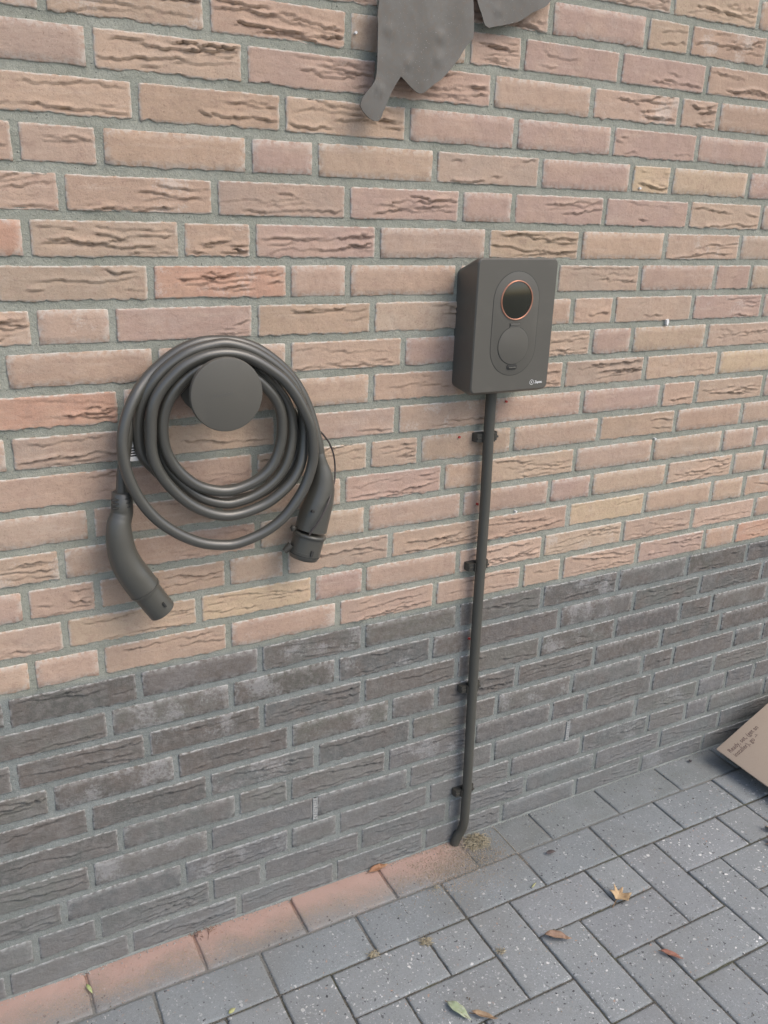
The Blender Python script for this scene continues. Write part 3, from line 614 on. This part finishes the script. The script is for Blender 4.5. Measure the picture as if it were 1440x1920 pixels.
# ---------------------------------------------------------------- conduit and its saddle clips
cd = thing('conduit_pipe', (0, 0, 0), 'black plastic conduit running down the wall from the charger to the paving', 'pipe')
pts, _ = spline([(.9488, -.022, 1.085), (.9490, -.022, 1.0), (.953, -.022, .83), (.9545, -.022, .60), (.9585, -.022, .36), (.9625, -.022, .17), (.9625, -.0225, .085), (.9618, -.0215, .058), (.9585, -.0185, .038), (.9515, -.0160, .022), (.9460, -.0145, .006), (.944, -.0145, -.02)], 8)
tube('pipe', pts, .0106, 20, cd, M_PIPE)
def clip(z, x):
    pr = empty('pipe_clip', (x, 0, z)); pr.parent = cd
    n = 14; h = .0085
    def outline(rad, foot):
        pts = [(-foot, .004), (-foot, -.0075), (-foot + .003, -.0135), (-rad - .0015, -.016)]
        for i in range(n + 1):
            a = math.pi * (1.0 - i / n); pts.append((rad * math.cos(a) * 1.0, -.022 - rad * math.sin(a) * (1)))
        pts += [(rad + .0015, -.016), (foot - .003, -.0135), (foot, -.0075), (foot, .004)]
        return pts
    o2 = outline(.0128, .0255)
    # saddle without its crown: the pipe is snapped in, the two horns hold it
    L_ = [(-.0275, .004), (-.0275, -.012), (-.0245, -.0165), (-.0145, -.0180), (-.0135, -.0230), (-.0112, -.0225), (-.0112, -.008), (.0112, -.008), (.0112, -.0225), (.0135, -.0230), (.0145, -.0175), (.0225, -.0155), (.0250, -.011), (.0250, .004)]
    vs = [(a, b, h) for a, b in L_] + [(a * 1.0, b, -h) for a, b in L_]
    m_ = len(L_); fs = [list(range(m_)), list(range(m_, 2 * m_))[::-1]] + [[i, (i + 1) % m_, m_ + (i + 1) % m_, m_ + i] for i in range(m_)]
    me = mesh('clip_saddle', vs, fs); bm = bmesh.new(); bm.from_mesh(me); bmesh.ops.triangulate(bm, faces=[f for f in bm.faces if len(f.verts) > 4]); bmesh.ops.recalc_face_normals(bm, faces=bm.faces); bm.to_mesh(me); bm.free()
    o = link('clip_saddle', me, pr, M_CLIP); finish(o, 0)
    for s_ in (-1, 1):
        box('clip_rib', (-.0255 if s_ < 0 else .0150, -.0195, -.0018), (-.0150 if s_ < 0 else .0235, -.006, .0018), pr, M_CLIP, .0004)
    return pr
for (z, x) in ((.9765, .9515), (.7023, .9540), (.4127, .9575), (.140, .9625)): clip(z + .005, x)

# ---------------------------------------------------------------- cable holder
dx, dy, dz = D['disc']
hd = thing('cable_holder', (dx, 0, dz), 'round dark plastic disc on the wall with the charging cable coiled behind it', 'cable holder')
def lathe(name, prof, parent, mat, N=72):
    vs = []; fs = []; m_ = len(prof)
    for i in range(N):
        a = 2 * math.pi * i / N
        for (r_, y) in prof: vs.append((r_ * math.cos(a), y, r_ * math.sin(a)))
    for i in range(N):
        for k in range(m_ - 1):
            a = i * m_ + k; b = ((i + 1) % N) * m_ + k; fs.append([a, b, b + 1, a + 1])
    me = mesh(name, vs, fs); bm = bmesh.new(); bm.from_mesh(me); bmesh.ops.remove_doubles(bm, verts=bm.verts, dist=1e-6); bmesh.ops.recalc_face_normals(bm, faces=bm.faces); bm.to_mesh(me); bm.free()
    o = link(name, me, parent, mat); finish(o, 0, angle=30); return o
lathe('front_disc', [(1e-5, dy), (.0548, dy), (.0568, dy + .0007), (.0576, dy + .0022), (.0578, dy + .008), (.0570, dy + .0095), (.0300, dy + .0115)], hd, M_DISC)
lathe('disc_seam', [(.0560, dy + .0098), (.0566, dy + .0098), (.0566, dy + .0118), (.0560, dy + .0118)], hd, M_GAP)
lathe('rear_disc', [(1e-5, dy + .0112), (.0300, dy + .0112), (.0290, dy + .014), (.0270, dy + .03), (.0270, -.020), (.0500, -.010), (.0500, .003)], hd, M_CASE2)
text('embossed_lettering', 'Zaptec', .016, plastic('emboss_plastic', (.090, .088, .080), .5), hd, Matrix.Translation((-.026, dy - .0001, -.004)) @ FACE @ Matrix.Rotation(.12, 4, 'Z') @ Matrix.Diagonal((.8, .55, 1, 1)), extr=.0001, shear=.3)

# ---------------------------------------------------------------- charging cable with its two plugs
cb = thing('charging_cable', (0, 0, 0), 'dark grey charging cable coiled on the round holder with a plug at each end', 'cable')
pts, _ = spline(D['cable'], 5)
for it in range(2):
    q = [p.copy() for p in pts]
    for i in range(1, len(pts) - 1): pts[i] = q[i] * .5 + (q[i - 1] + q[i + 1]) * .25
tube('cable', pts, .0090, 16, cb, M_CABLE)
PXM = 1185.0
def plug_body(name, path, parent, mat, flat=1.0, seg=28, per=6):
    P_, r_ = spline(path, per); return tube(name, P_, [a / PXM for a in r_], seg, parent, mat, True, flat)
pl = plug_body('plug', D['plug_l'], cb, M_PLUG, .92)
plug_body('plug_nose', D['plug_l2'], pl, M_PLUG, .95)
# seam between handle and nose, slot, cable gland ribs
e = Vector(D['plug_l'][-1][:3]); d_ = (Vector(D['plug_l2'][-1][:3]) - e).normalized()
tube('plug_collar', [e - d_ * .001, e + d_ * .0035], [31.6 / PXM, 30.6 / PXM], 28, pl, M_PLUG)
def plate(name, c, ax, side, L_, w_, t_, parent, mat):
    ax = ax.normalized(); nr = Vector((0, -1, 0)); nr = (nr - nr.dot(ax) * ax).normalized(); sd = ax.cross(nr)
    mm = Matrix((( sd.x, ax.x, nr.x, c.x), (sd.y, ax.y, nr.y, c.y), (sd.z, ax.z, nr.z, c.z), (0, 0, 0, 1)))
    bm = bmesh.new(); bmesh.ops.create_cube(bm, size=1, matrix=mm @ Matrix.Diagonal((w_, L_, t_, 1))); return link(name, from_bm(name, bm), parent, mat)
sl = Vector(D['slotL']); plate('keying_slot', Vector((sl.x, -.0716, sl.z)), d_, 0, .0085, .0028, .004, pl, M_GAP)
for i in range(3):
    zz = .9575 - i * .0068
    for s_ in (-1, 1):
        o = box('gland_slot', (.2385 + (-.0135 if s_ < 0 else .0035), -.0560, zz - .0011), (.2385 + (-.0035 if s_ < 0 else .0135), -.050, zz + .0011), pl, M_GAP, .0008)
tube('gland', [Vector((.2442, -.040, .9655)), Vector((.2441, -.040, .9635)), Vector((.2421, -.040, .936))], [.0135, .0158, .0170], 24, pl, M_PLUG)
pr = plug_body('socket_plug', D['plug_r'], cb, M_PLUG, .95)
plug_body('plug_cap', D['plug_r2'], pr, M_PLUG, .98)
a_ = Vector(D['plug_r2'][0][:3]); b_ = Vector(D['plug_r2'][1][:3]); ax = (b_ - a_).normalized()
tube('cap_flange', [a_ - ax * .0050, a_ - ax * .0038, a_ + ax * .0002, a_ + ax * .0014], [.0285, .0305, .0305, .0285], 32, pr, M_PLUG)
tube('cap_end', [b_ - ax * .001, b_ + ax * .006, b_ + ax * .0135, b_ + ax * .0155], [.0283, .0283, .0255, .0200], 32, pr, M_PLUG)
tube('cap_seam', [b_ + ax * .0045, b_ + ax * .0058], [.0287, .0287], 32, pr, M_GAP)
sr = Vector(D['slotR']); plate('keying_slot', Vector((sr.x, -.0745, sr.z)), ax, 0, .0095, .0048, .004, pr, M_GAP)
lr = [Vector(q) for q in D['latchR']]
tube('cap_latch', [lr[0], lr[0].lerp(lr[1], .4), lr[1]], [.0050, .0062, .0075], 12, pr, M_CLIP)
nb_ = Vector(D['nubR'][0]); tube('latch_nub', [nb_ + Vector((0, 0, .004)), nb_, nb_ - Vector((0, 0, .006))], [.003, .0058, .004], 12, pr, M_CLIP)
for i, q in enumerate(D['screws'][:1]):
    q = Vector(q); q.y = (-.0735, -.052, -.0500)[i]; tube('screw_recess', [q + Vector((0, -.0006, 0)), q + Vector((0, .006, 0))], .0026, 12, pr, M_GAP)
for i in range(3): box('gland_slot', (.5795, -.0545, .9668 - i * .0062), (.5845, -.046, .9686 - i * .0062), pr, M_GAP, .0006)
tp, _ = spline(D['tether'], 6); tube('cap_tether', tp, .0016, 8, cb, M_CORD)
tube('tether_end', [tp[0], tp[2], tp[5], tp[7]], [.0026, .0030, .0027, .0018], 10, cb, M_CORD)
# printed label wrapped on the cable
M_TAG = plain('label_white', (.70, .70, .68), .5)
tx, ty, tz = D['tag'][0]
lab = box('cable_label', (tx - .0045, -.0335, tz - .036), (tx + .0085, -.032, tz + .004), cb, M_TAG)
for i in range(4): box('label_bar', (tx - .0045, -.0339, tz - .0285 + i * .0042), (tx + .0085, -.0334, tz - .0262 + i * .0042), lab, M_GAP)

# ---------------------------------------------------------------- metal leaf ornament high on the wall
s = NT('weathered_steel'); tc = s.n('ShaderNodeTexCoord'); v = tc.outputs['Object']
n1 = s.noise(v, 16, 4, .6, .3); n2 = s.noise(v, 110, 5, .65); n3 = s.noise(v, 600, 2)
c = s.mix(s.ramp(n1, .3, .7), (.115, .108, .095, 1), (.150, .145, .132, 1)); c = s.mix(s.math('MULTIPLY', s.ramp(n2, .45, .7), .4), c, (.16, .125, .095, 1))
c = s.mix(s.math('MULTIPLY', s.ramp(n3, .70, .74), .5), c, (.6, .6, .58, 1))
M_STEEL = s.fin(c, s.math('ADD', .50, s.math('MULTIPLY', n2, .2)), s.bump(n2, .25, .0006), Metallic=.25)
orn = thing('metal_ornament', (.9, -.035, 1.8), 'grey weathered sheet metal leaf ornament hanging on the wall at the top', 'wall ornament')
def sheet(name, outline, yb, thick, parent, amp, emb, step=.006):
    """pressed sheet: outline filled with a grid so it can be dished and embossed."""
    bm = bmesh.new(); vsb = [bm.verts.new((x, 0, z)) for x, z in outline]; f = bm.faces.new(vsb)
    bmesh.ops.triangulate(bm, faces=bm.faces)
    for it in range(6):
        es = [e for e in bm.edges if e.calc_length() > .011]
        if not es: break
        bmesh.ops.subdivide_edges(bm, edges=es, cuts=1, use_grid_fill=False); bmesh.ops.triangulate(bm, faces=[f for f in bm.faces if len(f.verts) > 3])
    inner = [v for v in bm.verts if not v.is_boundary]
    for it in range(3): bmesh.ops.smooth_vert(bm, verts=inner, factor=.5, use_axis_x=True, use_axis_z=True)
    cx = sum(x for x, z in outline) / len(outline)
    for v in bm.verts:
        x, z = v.co.x, v.co.z
        y = -amp * noise.noise(Vector((x * 11, 1, z * 9))) + .35 * (abs(x - cx)) ** 1.5 * .25
        for (ex, ez, ra, rb) in emb:
            d2 = ((x - ex) / ra) ** 2 + ((z - ez) / rb) ** 2
            y -= .0016 * (1 - d2) ** 2 if d2 < 1 else 0
        v.co.y = y
    r_ = bmesh.ops.extrude_face_region(bm, geom=bm.faces[:])
    for v in [g for g in r_['geom'] if isinstance(g, bmesh.types.BMVert)]: v.co.y += thick
    bmesh.ops.recalc_face_normals(bm, faces=bm.faces)
    for v in bm.verts: v.co -= Vector((.9, 0, 1.8)); v.co.y += yb + .035
    me = from_bm(name, bm, True); o = link(name, me, parent, M_STEEL); finish(o, 0, angle=50); return o
sheet('metal_leaf', D['leafA'], -.035, .0022, orn, .0022, D['emb'])
sheet('metal_leaf', D['leafB'], -.026, .0022, orn, .0022, D['emb'])
for (x, z) in ((.80, 1.83), (.98, 1.85)): tube('wall_standoff', [Vector((x - .9, .002, z - 1.8)), Vector((x - .9, .040, z - 1.8))], .006, 10, orn, M_STEEL)

# ---------------------------------------------------------------- cardboard box with an open flap
CD = D['card']; A = Vector(CD['A']); e1 = Vector(CD['e1']).normalized(); e2 = Vector(CD['e2']); e2 = (e2 - e2.dot(e1) * e1).normalized(); nn = e2.cross(e1).normalized()
if nn.z < 0: nn = -nn
s = NT('cardboard'); tc = s.n('ShaderNodeTexCoord'); v = tc.outputs['Object']; n1 = s.noise(v, 9, 3); n2 = s.noise(s.vmap(v, (30, 260, 30)), 1, 3); n3 = s.noise(v, 500, 3)
c = s.mix(n1, (.40, .325, .255, 1), (.46, .375, .295, 1)); c = s.mix(s.math('MULTIPLY', s.ramp(n3, .5, .7), .25), c, (.30, .22, .17, 1))
M_CARD = s.fin(c, .85, s.bump(n2, .15, .001), Specular_IOR_Level=.2)
M_CARDE = plain('cardboard_edge', (.52, .43, .36), .9, (.30, .22, .17), 900)
M_INK = NT('brown_ink').fin((.13, .085, .07, 1), .7)
cbx = thing('cardboard_box', tuple(A), 'brown cardboard box by the wall with printed words on its open flap', 'box')
MB_ = Matrix(((e1.x, e2.x, nn.x, 0), (e1.y, e2.y, nn.y, 0), (e1.z, e2.z, nn.z, 0), (0, 0, 0, 1)))
LF, WF, TF = .232, .340, .0032
def slab(name, s0, s1, t0, t1, z0, z1, mat, parent=cbx, bev=0.0):
    o = box(name, (s0, t0, z0), (s1, t1, z1), parent, mat, bev); o.data.transform(MB_); return o
fl = slab('flap', 0, LF, 0, WF, -TF, 0, M_CARD, bev=.0012)
slab('flap_edge', -.0006, LF, WF, WF + .0006, -TF * .8, -.0006, M_CARDE, fl)
slab('flap_edge', -.0006, -.0001, .003, WF - .003, -TF * .8, -.0006, M_CARDE, fl)
H = A + e1 * LF; bx0 = H.x - A.x; hz = H.z - A.z
yf = .004; yb_ = -WF - .004
hh = .004
for nm, lo, hi in (('side_panel', (bx0 + .002, yb_, -A.z + .003), (bx0 + .005, yf, hz - hh)), ('side_panel', (bx0 + .34, yb_, -A.z + .003), (bx0 + .343, yf, hz - hh)),
                   ('side_panel', (bx0 + .005, yf - .003, -A.z + .003), (bx0 + .34, yf, hz - hh)), ('side_panel', (bx0 + .005, yb_, -A.z + .003), (bx0 + .34, yb_ + .003, hz - hh)),
                   ('bottom_panel', (bx0 + .005, yb_ + .003, -A.z + .003), (bx0 + .34, yf - .003, -A.z + .006))):
    box(nm, lo, hi, cbx, M_CARD)
(t1, t1e, t2, t2e, _) = CD['t']
def ptxt(body, s0, t0, s1, t1_, size):
    ang = math.atan2(t1_ - t0, s1 - s0)
    # text x runs along e1, text up runs against e2
    mm = MB_ @ Matrix.Translation((s0, t0, .0002)) @ Matrix.Rotation(ang, 4, 'Z') @ Matrix.Diagonal((.80, -1, 1, 1))
    o = text('lettering', body, size, M_INK, fl, mm, extr=0.0, offset=.0002)
    return o
ptxt('Ready, set, (get an', t1[0], t1[1], t1e[0], t1e[1], .0185)
ptxt('installer), go \u2192', t1[0], t1[1] + .0185, t1e[0], t1e[1] + .0185, .0185)

# ---------------------------------------------------------------- fallen leaves and litter
def leaf_mat(name, a, b): return plain(name, a, .7, b, 90, .4)
def leaf(name, pts, loc, rotz, mat, label, curl=.25, tilt=(0, 0), veins=True, group=None, bend=0.0):
    """outline in local x,y (metres); folded along the x axis and curled."""
    bm = bmesh.new(); vsb = [bm.verts.new((x, y, 0)) for x, y in pts]; bm.faces.new(vsb); bmesh.ops.triangulate(bm, faces=bm.faces)
    for it in range(3):
        es = [e for e in bm.edges if e.calc_length() > .006]
        if es: bmesh.ops.subdivide_edges(bm, edges=es, cuts=1); bmesh.ops.triangulate(bm, faces=[f for f in bm.faces if len(f.verts) > 3])
    Lx = max(abs(x) for x, y in pts)
    for v in bm.verts:
        x, y = v.co.x, v.co.y
        z = abs(y) * curl + .0025 * noise.noise(Vector((x * 90, y * 90, rotz))) + bend * (x / Lx) ** 2 * Lx
        v.co.z = z
    mz = min(v.co.z for v in bm.verts)
    for v in bm.verts: v.co.z += .0035 - mz
    r_ = bmesh.ops.extrude_face_region(bm, geom=bm.faces[:])
    for v in [g for g in r_['geom'] if isinstance(g, bmesh.types.BMVert)]: v.co.z += .0005
    bmesh.ops.recalc_face_normals(bm, faces=bm.faces)
    th = thing(name, (loc[0], loc[1], .002), label, 'leaf', group)
    th.rotation_euler = (tilt[0], tilt[1], rotz)
    link('blade', from_bm('blade', bm, True), th, mat)
    if veins:
        tube('midrib', [Vector((-Lx * 1.15, 0, .0035)), Vector((-Lx * .5, 0, .0045 + bend * .25 * Lx)), Vector((0, 0, .0048)), Vector((Lx * .9, 0, .0045 + bend * .8 * Lx))], [.0008, .0007, .0005, .0003], 6, th, M_STEM)
    return th
M_STEM = plain('leaf_stem', (.22, .14, .08), .8)
def lance(L_, w_, n=8, k=.8):
    up = [(-L_ / 2 + L_ * i / n, w_ / 2 * math.sin(math.pi * (i / n) ** k)) for i in range(1, n)]
    return [(-L_ / 2, 0)] + [(x, -y) for x, y in up] + [(L_ / 2, 0)] + up[::-1]
mp = []
for i, (a, r_) in enumerate([(0, 1.0), (22, .42), (48, .82), (75, .38), (105, .72), (140, .35), (168, .40), (180, .12), (-168, .40), (-140, .38), (-108, .80), (-75, .40), (-50, .95), (-24, .45)]):
    mp.append((.030 * r_ * math.cos(math.radians(a)), .030 * r_ * math.sin(math.radians(a))))
leaf('maple_leaf', mp, (1.176, -.312), .5, leaf_mat('tan_leaf', (.48, .35, .20), (.40, .27, .15)), 'pale tan lobed maple leaf lying in the middle of the pavers', .45, (.15, -.1))
leaf('curled_leaf', lance(.056, .019), (.985, -.345), math.radians(-38), leaf_mat('brown_leaf', (.26, .17, .12), (.36, .25, .17)), 'long rolled grey-brown leaf on the pavers below the maple leaf', 1.1, (0, 0), False, bend=.15)
leaf('lance_leaf', lance(.046, .0125), (1.165, -.480), math.radians(-54), leaf_mat('russet_leaf', (.27, .12, .085), (.36, .19, .14)), 'slim reddish brown pointed leaf near the lower right of the paving', .6, bend=.1)
leaf('lance_leaf', lance(.056, .020), (.712, -.397), math.radians(-70), leaf_mat('green_leaf', (.30, .36, .22), (.40, .44, .32)), 'pale green pointed leaf at the bottom edge of the picture', .5)
leaf('curled_leaf', lance(.050, .012), (.748, -.428), math.radians(-44), leaf_mat('tan_brown_leaf', (.33, .24, .15), (.25, .17, .11)), 'narrow tan curled leaf right beside the pale green leaf', .9, bend=.2)
leaf('dry_leaf', [(x * .8, y * .9) for x, y in mp], (1.662, -.316), 1.3, leaf_mat('pale_leaf', (.55, .42, .27), (.42, .28, .17)), 'crumpled pale tan leaf at the right edge of the paving', .6, (.2, .2))
leaf('dry_leaf', [(x * .7, y * .8) for x, y in mp], (1.625, -.352), 2.6, leaf_mat('dark_leaf', (.13, .09, .07), (.19, .13, .10)), 'small dark brown leaf under the crumpled pale leaf at the right edge', .6)
leaf('dry_leaf', lance(.026, .011), (1.128, -.142), math.radians(-12), leaf_mat('grey_brown_leaf', (.10, .085, .085), (.15, .12, .11)), 'tiny dark leaf fragment on the second row of pavers', .5, veins=False)
leaf('dry_leaf', lance(.052, .014), (.745, -.010), math.radians(4), leaf_mat('rust_leaf', (.26, .13, .07), (.35, .20, .11)), 'rust brown leaf lying against the foot of the wall on the red dust', .7, (0.25, 0))
leaf('dry_leaf', lance(.014, .009), (1.696, -.026), 1.0, leaf_mat('black_leaf', (.05, .045, .05), (.07, .06, .06)), 'tiny black leaf scrap near the corner of the cardboard', .4, veins=False)
leaf('grass_blade', lance(.026, .007), (.116, -.050), math.radians(-75), leaf_mat('lime_blade', (.33, .40, .16), (.42, .46, .25)), 'short lime green blade stuck in the joint at lower left', .3, veins=False)
leaf('grass_blade', lance(.016, .008), (.339, -.212), math.radians(20), leaf_mat('yellow_blade', (.38, .40, .16), (.45, .44, .25)), 'tiny yellow green scrap on the pavers at the bottom left', .4, veins=False)
leaf('grass_blade', lance(.022, .004), (1.03, -.206), math.radians(25), leaf_mat('straw_blade', (.33, .34, .16), (.42, .40, .22)), 'thin straw coloured blade in the joint right of the sand patch', .3, veins=False)

M_STRAW = plain('dry_moss', (.33, .285, .19), .9, (.43, .385, .28), 120)
def tuft(loc, r, n, hgt, label, seed, mat=M_STRAW, thick=.0006):
    rg = random.Random(seed); vs = []; fs = []
    for i in range(n):
        a = rg.uniform(0, 6.283); d = r * rg.random() ** .6; x = d * math.cos(a); y = d * math.sin(a) * .8
        h0 = hgt * (1 - (d / r) ** 2) * rg.uniform(.3, 1)
        p = Vector((x, y, max(.001, h0 * .6))); di = Vector((rg.uniform(-1, 1), rg.uniform(-1, 1), rg.uniform(-.1, .5))).normalized(); L_ = rg.uniform(.006, .016) * (r / .03) ** .5
        prev = None
        for k in range(4):
            q = p + di * L_ * k / 3; q.z = max(.0006, q.z - .4 * L_ * (k / 3) ** 2)
            sd = di.cross(Vector((rg.uniform(-.3, .3), .2, 1))).normalized() * thick * (1 - .2 * k)
            b0 = len(vs); vs += [q - sd, q + sd, q + Vector((0, 0, thick * 1.6))]
            if prev is not None:
                for m_ in range(3): fs.append([prev + m_, prev + (m_ + 1) % 3, b0 + (m_ + 1) % 3, b0 + m_])
            prev = b0
    o = link('moss_tuft', mesh('moss_tuft', vs, fs), None, mat); o.location = (*loc, .002)
    return tag(o, label, 'dried moss')
tuft((.994, -.034), .030, 420, .020, 'clump of pale dry moss and sand beside the foot of the conduit', 1)
tuft((.738, -.231), .013, 90, .010, 'small dry moss tuft in a paver joint right of the smallest tuft', 2)
tuft((.629, -.212), .011, 70, .009, 'small dry moss tuft in a paver joint below the red dust', 3)
tuft((.862, -.318), .009, 40, .006, 'sparse dry moss at the joint left of the long rolled leaf', 4)
tuft((.83, -.118), .010, 26, .016, 'thin standing dry sprig on the dusted row near the wall', 5, thick=.0004)
tuft((.345, -.004), .030, 55, .005, 'brown dry twiggy litter against the wall foot at lower left', 6, plain('brown_litter', (.16, .09, .06), .9, (.26, .17, .12), 100), .0006)

# loose grit: brick crumbs and sand on the dusted row, by the pipe foot and scattered thinly
M_GRIT = plain('grit', (.33, .27, .19), .9, (.46, .38, .30), 300); M_GRIT2 = plain('red_grit', (.40, .25, .19), .9, (.50, .36, .30), 300)
def grit(name, n, fn, mat, seed, s0=.0006, s1=.0018):
    rg = random.Random(seed); vs = []; fs = []
    for i in range(n):
        x, y = fn(rg); s_ = s0 + (s1 - s0) * rg.random() ** 3; b0 = len(vs); z = .0022
        for dx_, dy_, dz_ in ((1, 0, 0), (-.5, .87, 0), (-.5, -.87, 0), (.1, .1, 1.3)):
            vs.append((x + dx_ * s_ * rg.uniform(.6, 1.2), y + dy_ * s_ * rg.uniform(.6, 1.2), z + dz_ * s_ - .0004))
        fs += [[b0, b0 + 1, b0 + 3], [b0 + 1, b0 + 2, b0 + 3], [b0 + 2, b0, b0 + 3]]
    o = link(name, mesh(name, vs, fs), None, mat); return tag(o, kind='stuff')
grit('sand_grains', 5200, lambda g: (min(g.gauss(.93, .075), 1.06), -abs(g.gauss(.075, .042)) - .004), M_GRIT, 11)
grit('brick_dust_crumbs', 2600, lambda g: (g.uniform(-.1, .95), -.004 - abs(g.gauss(.03, .045))), M_GRIT2, 12, .0005, .0014)
grit('scattered_grit', 900, lambda g: (g.uniform(-.2, 2.2), -g.random() ** 1.3 * .9 - .005), M_GRIT, 13, .0006, .0020)
grit('wall_foot_crumbs', 1500, lambda g: (g.uniform(-.1, 2.2), -abs(g.gauss(0, .006)) - .003), plain('pale_grit', (.30, .30, .28), .9, (.42, .42, .40), 300), 14, .0006, .0022)
def joints_pt(g):
    if g.random() < .5:
        return g.uniform(.0, 2.1), g.choice(ROWS[1:9]) + g.gauss(0, .0016)
    return X0 + PX * g.randint(-1, 18) + g.gauss(0, .0016), -g.uniform(.1, .85)
grit('joint_debris', 2600, joints_pt, plain('dark_soil', (.11, .095, .07), .95, (.20, .17, .12), 200), 15, .0006, .0022)
print('scene built; pavers', npv)
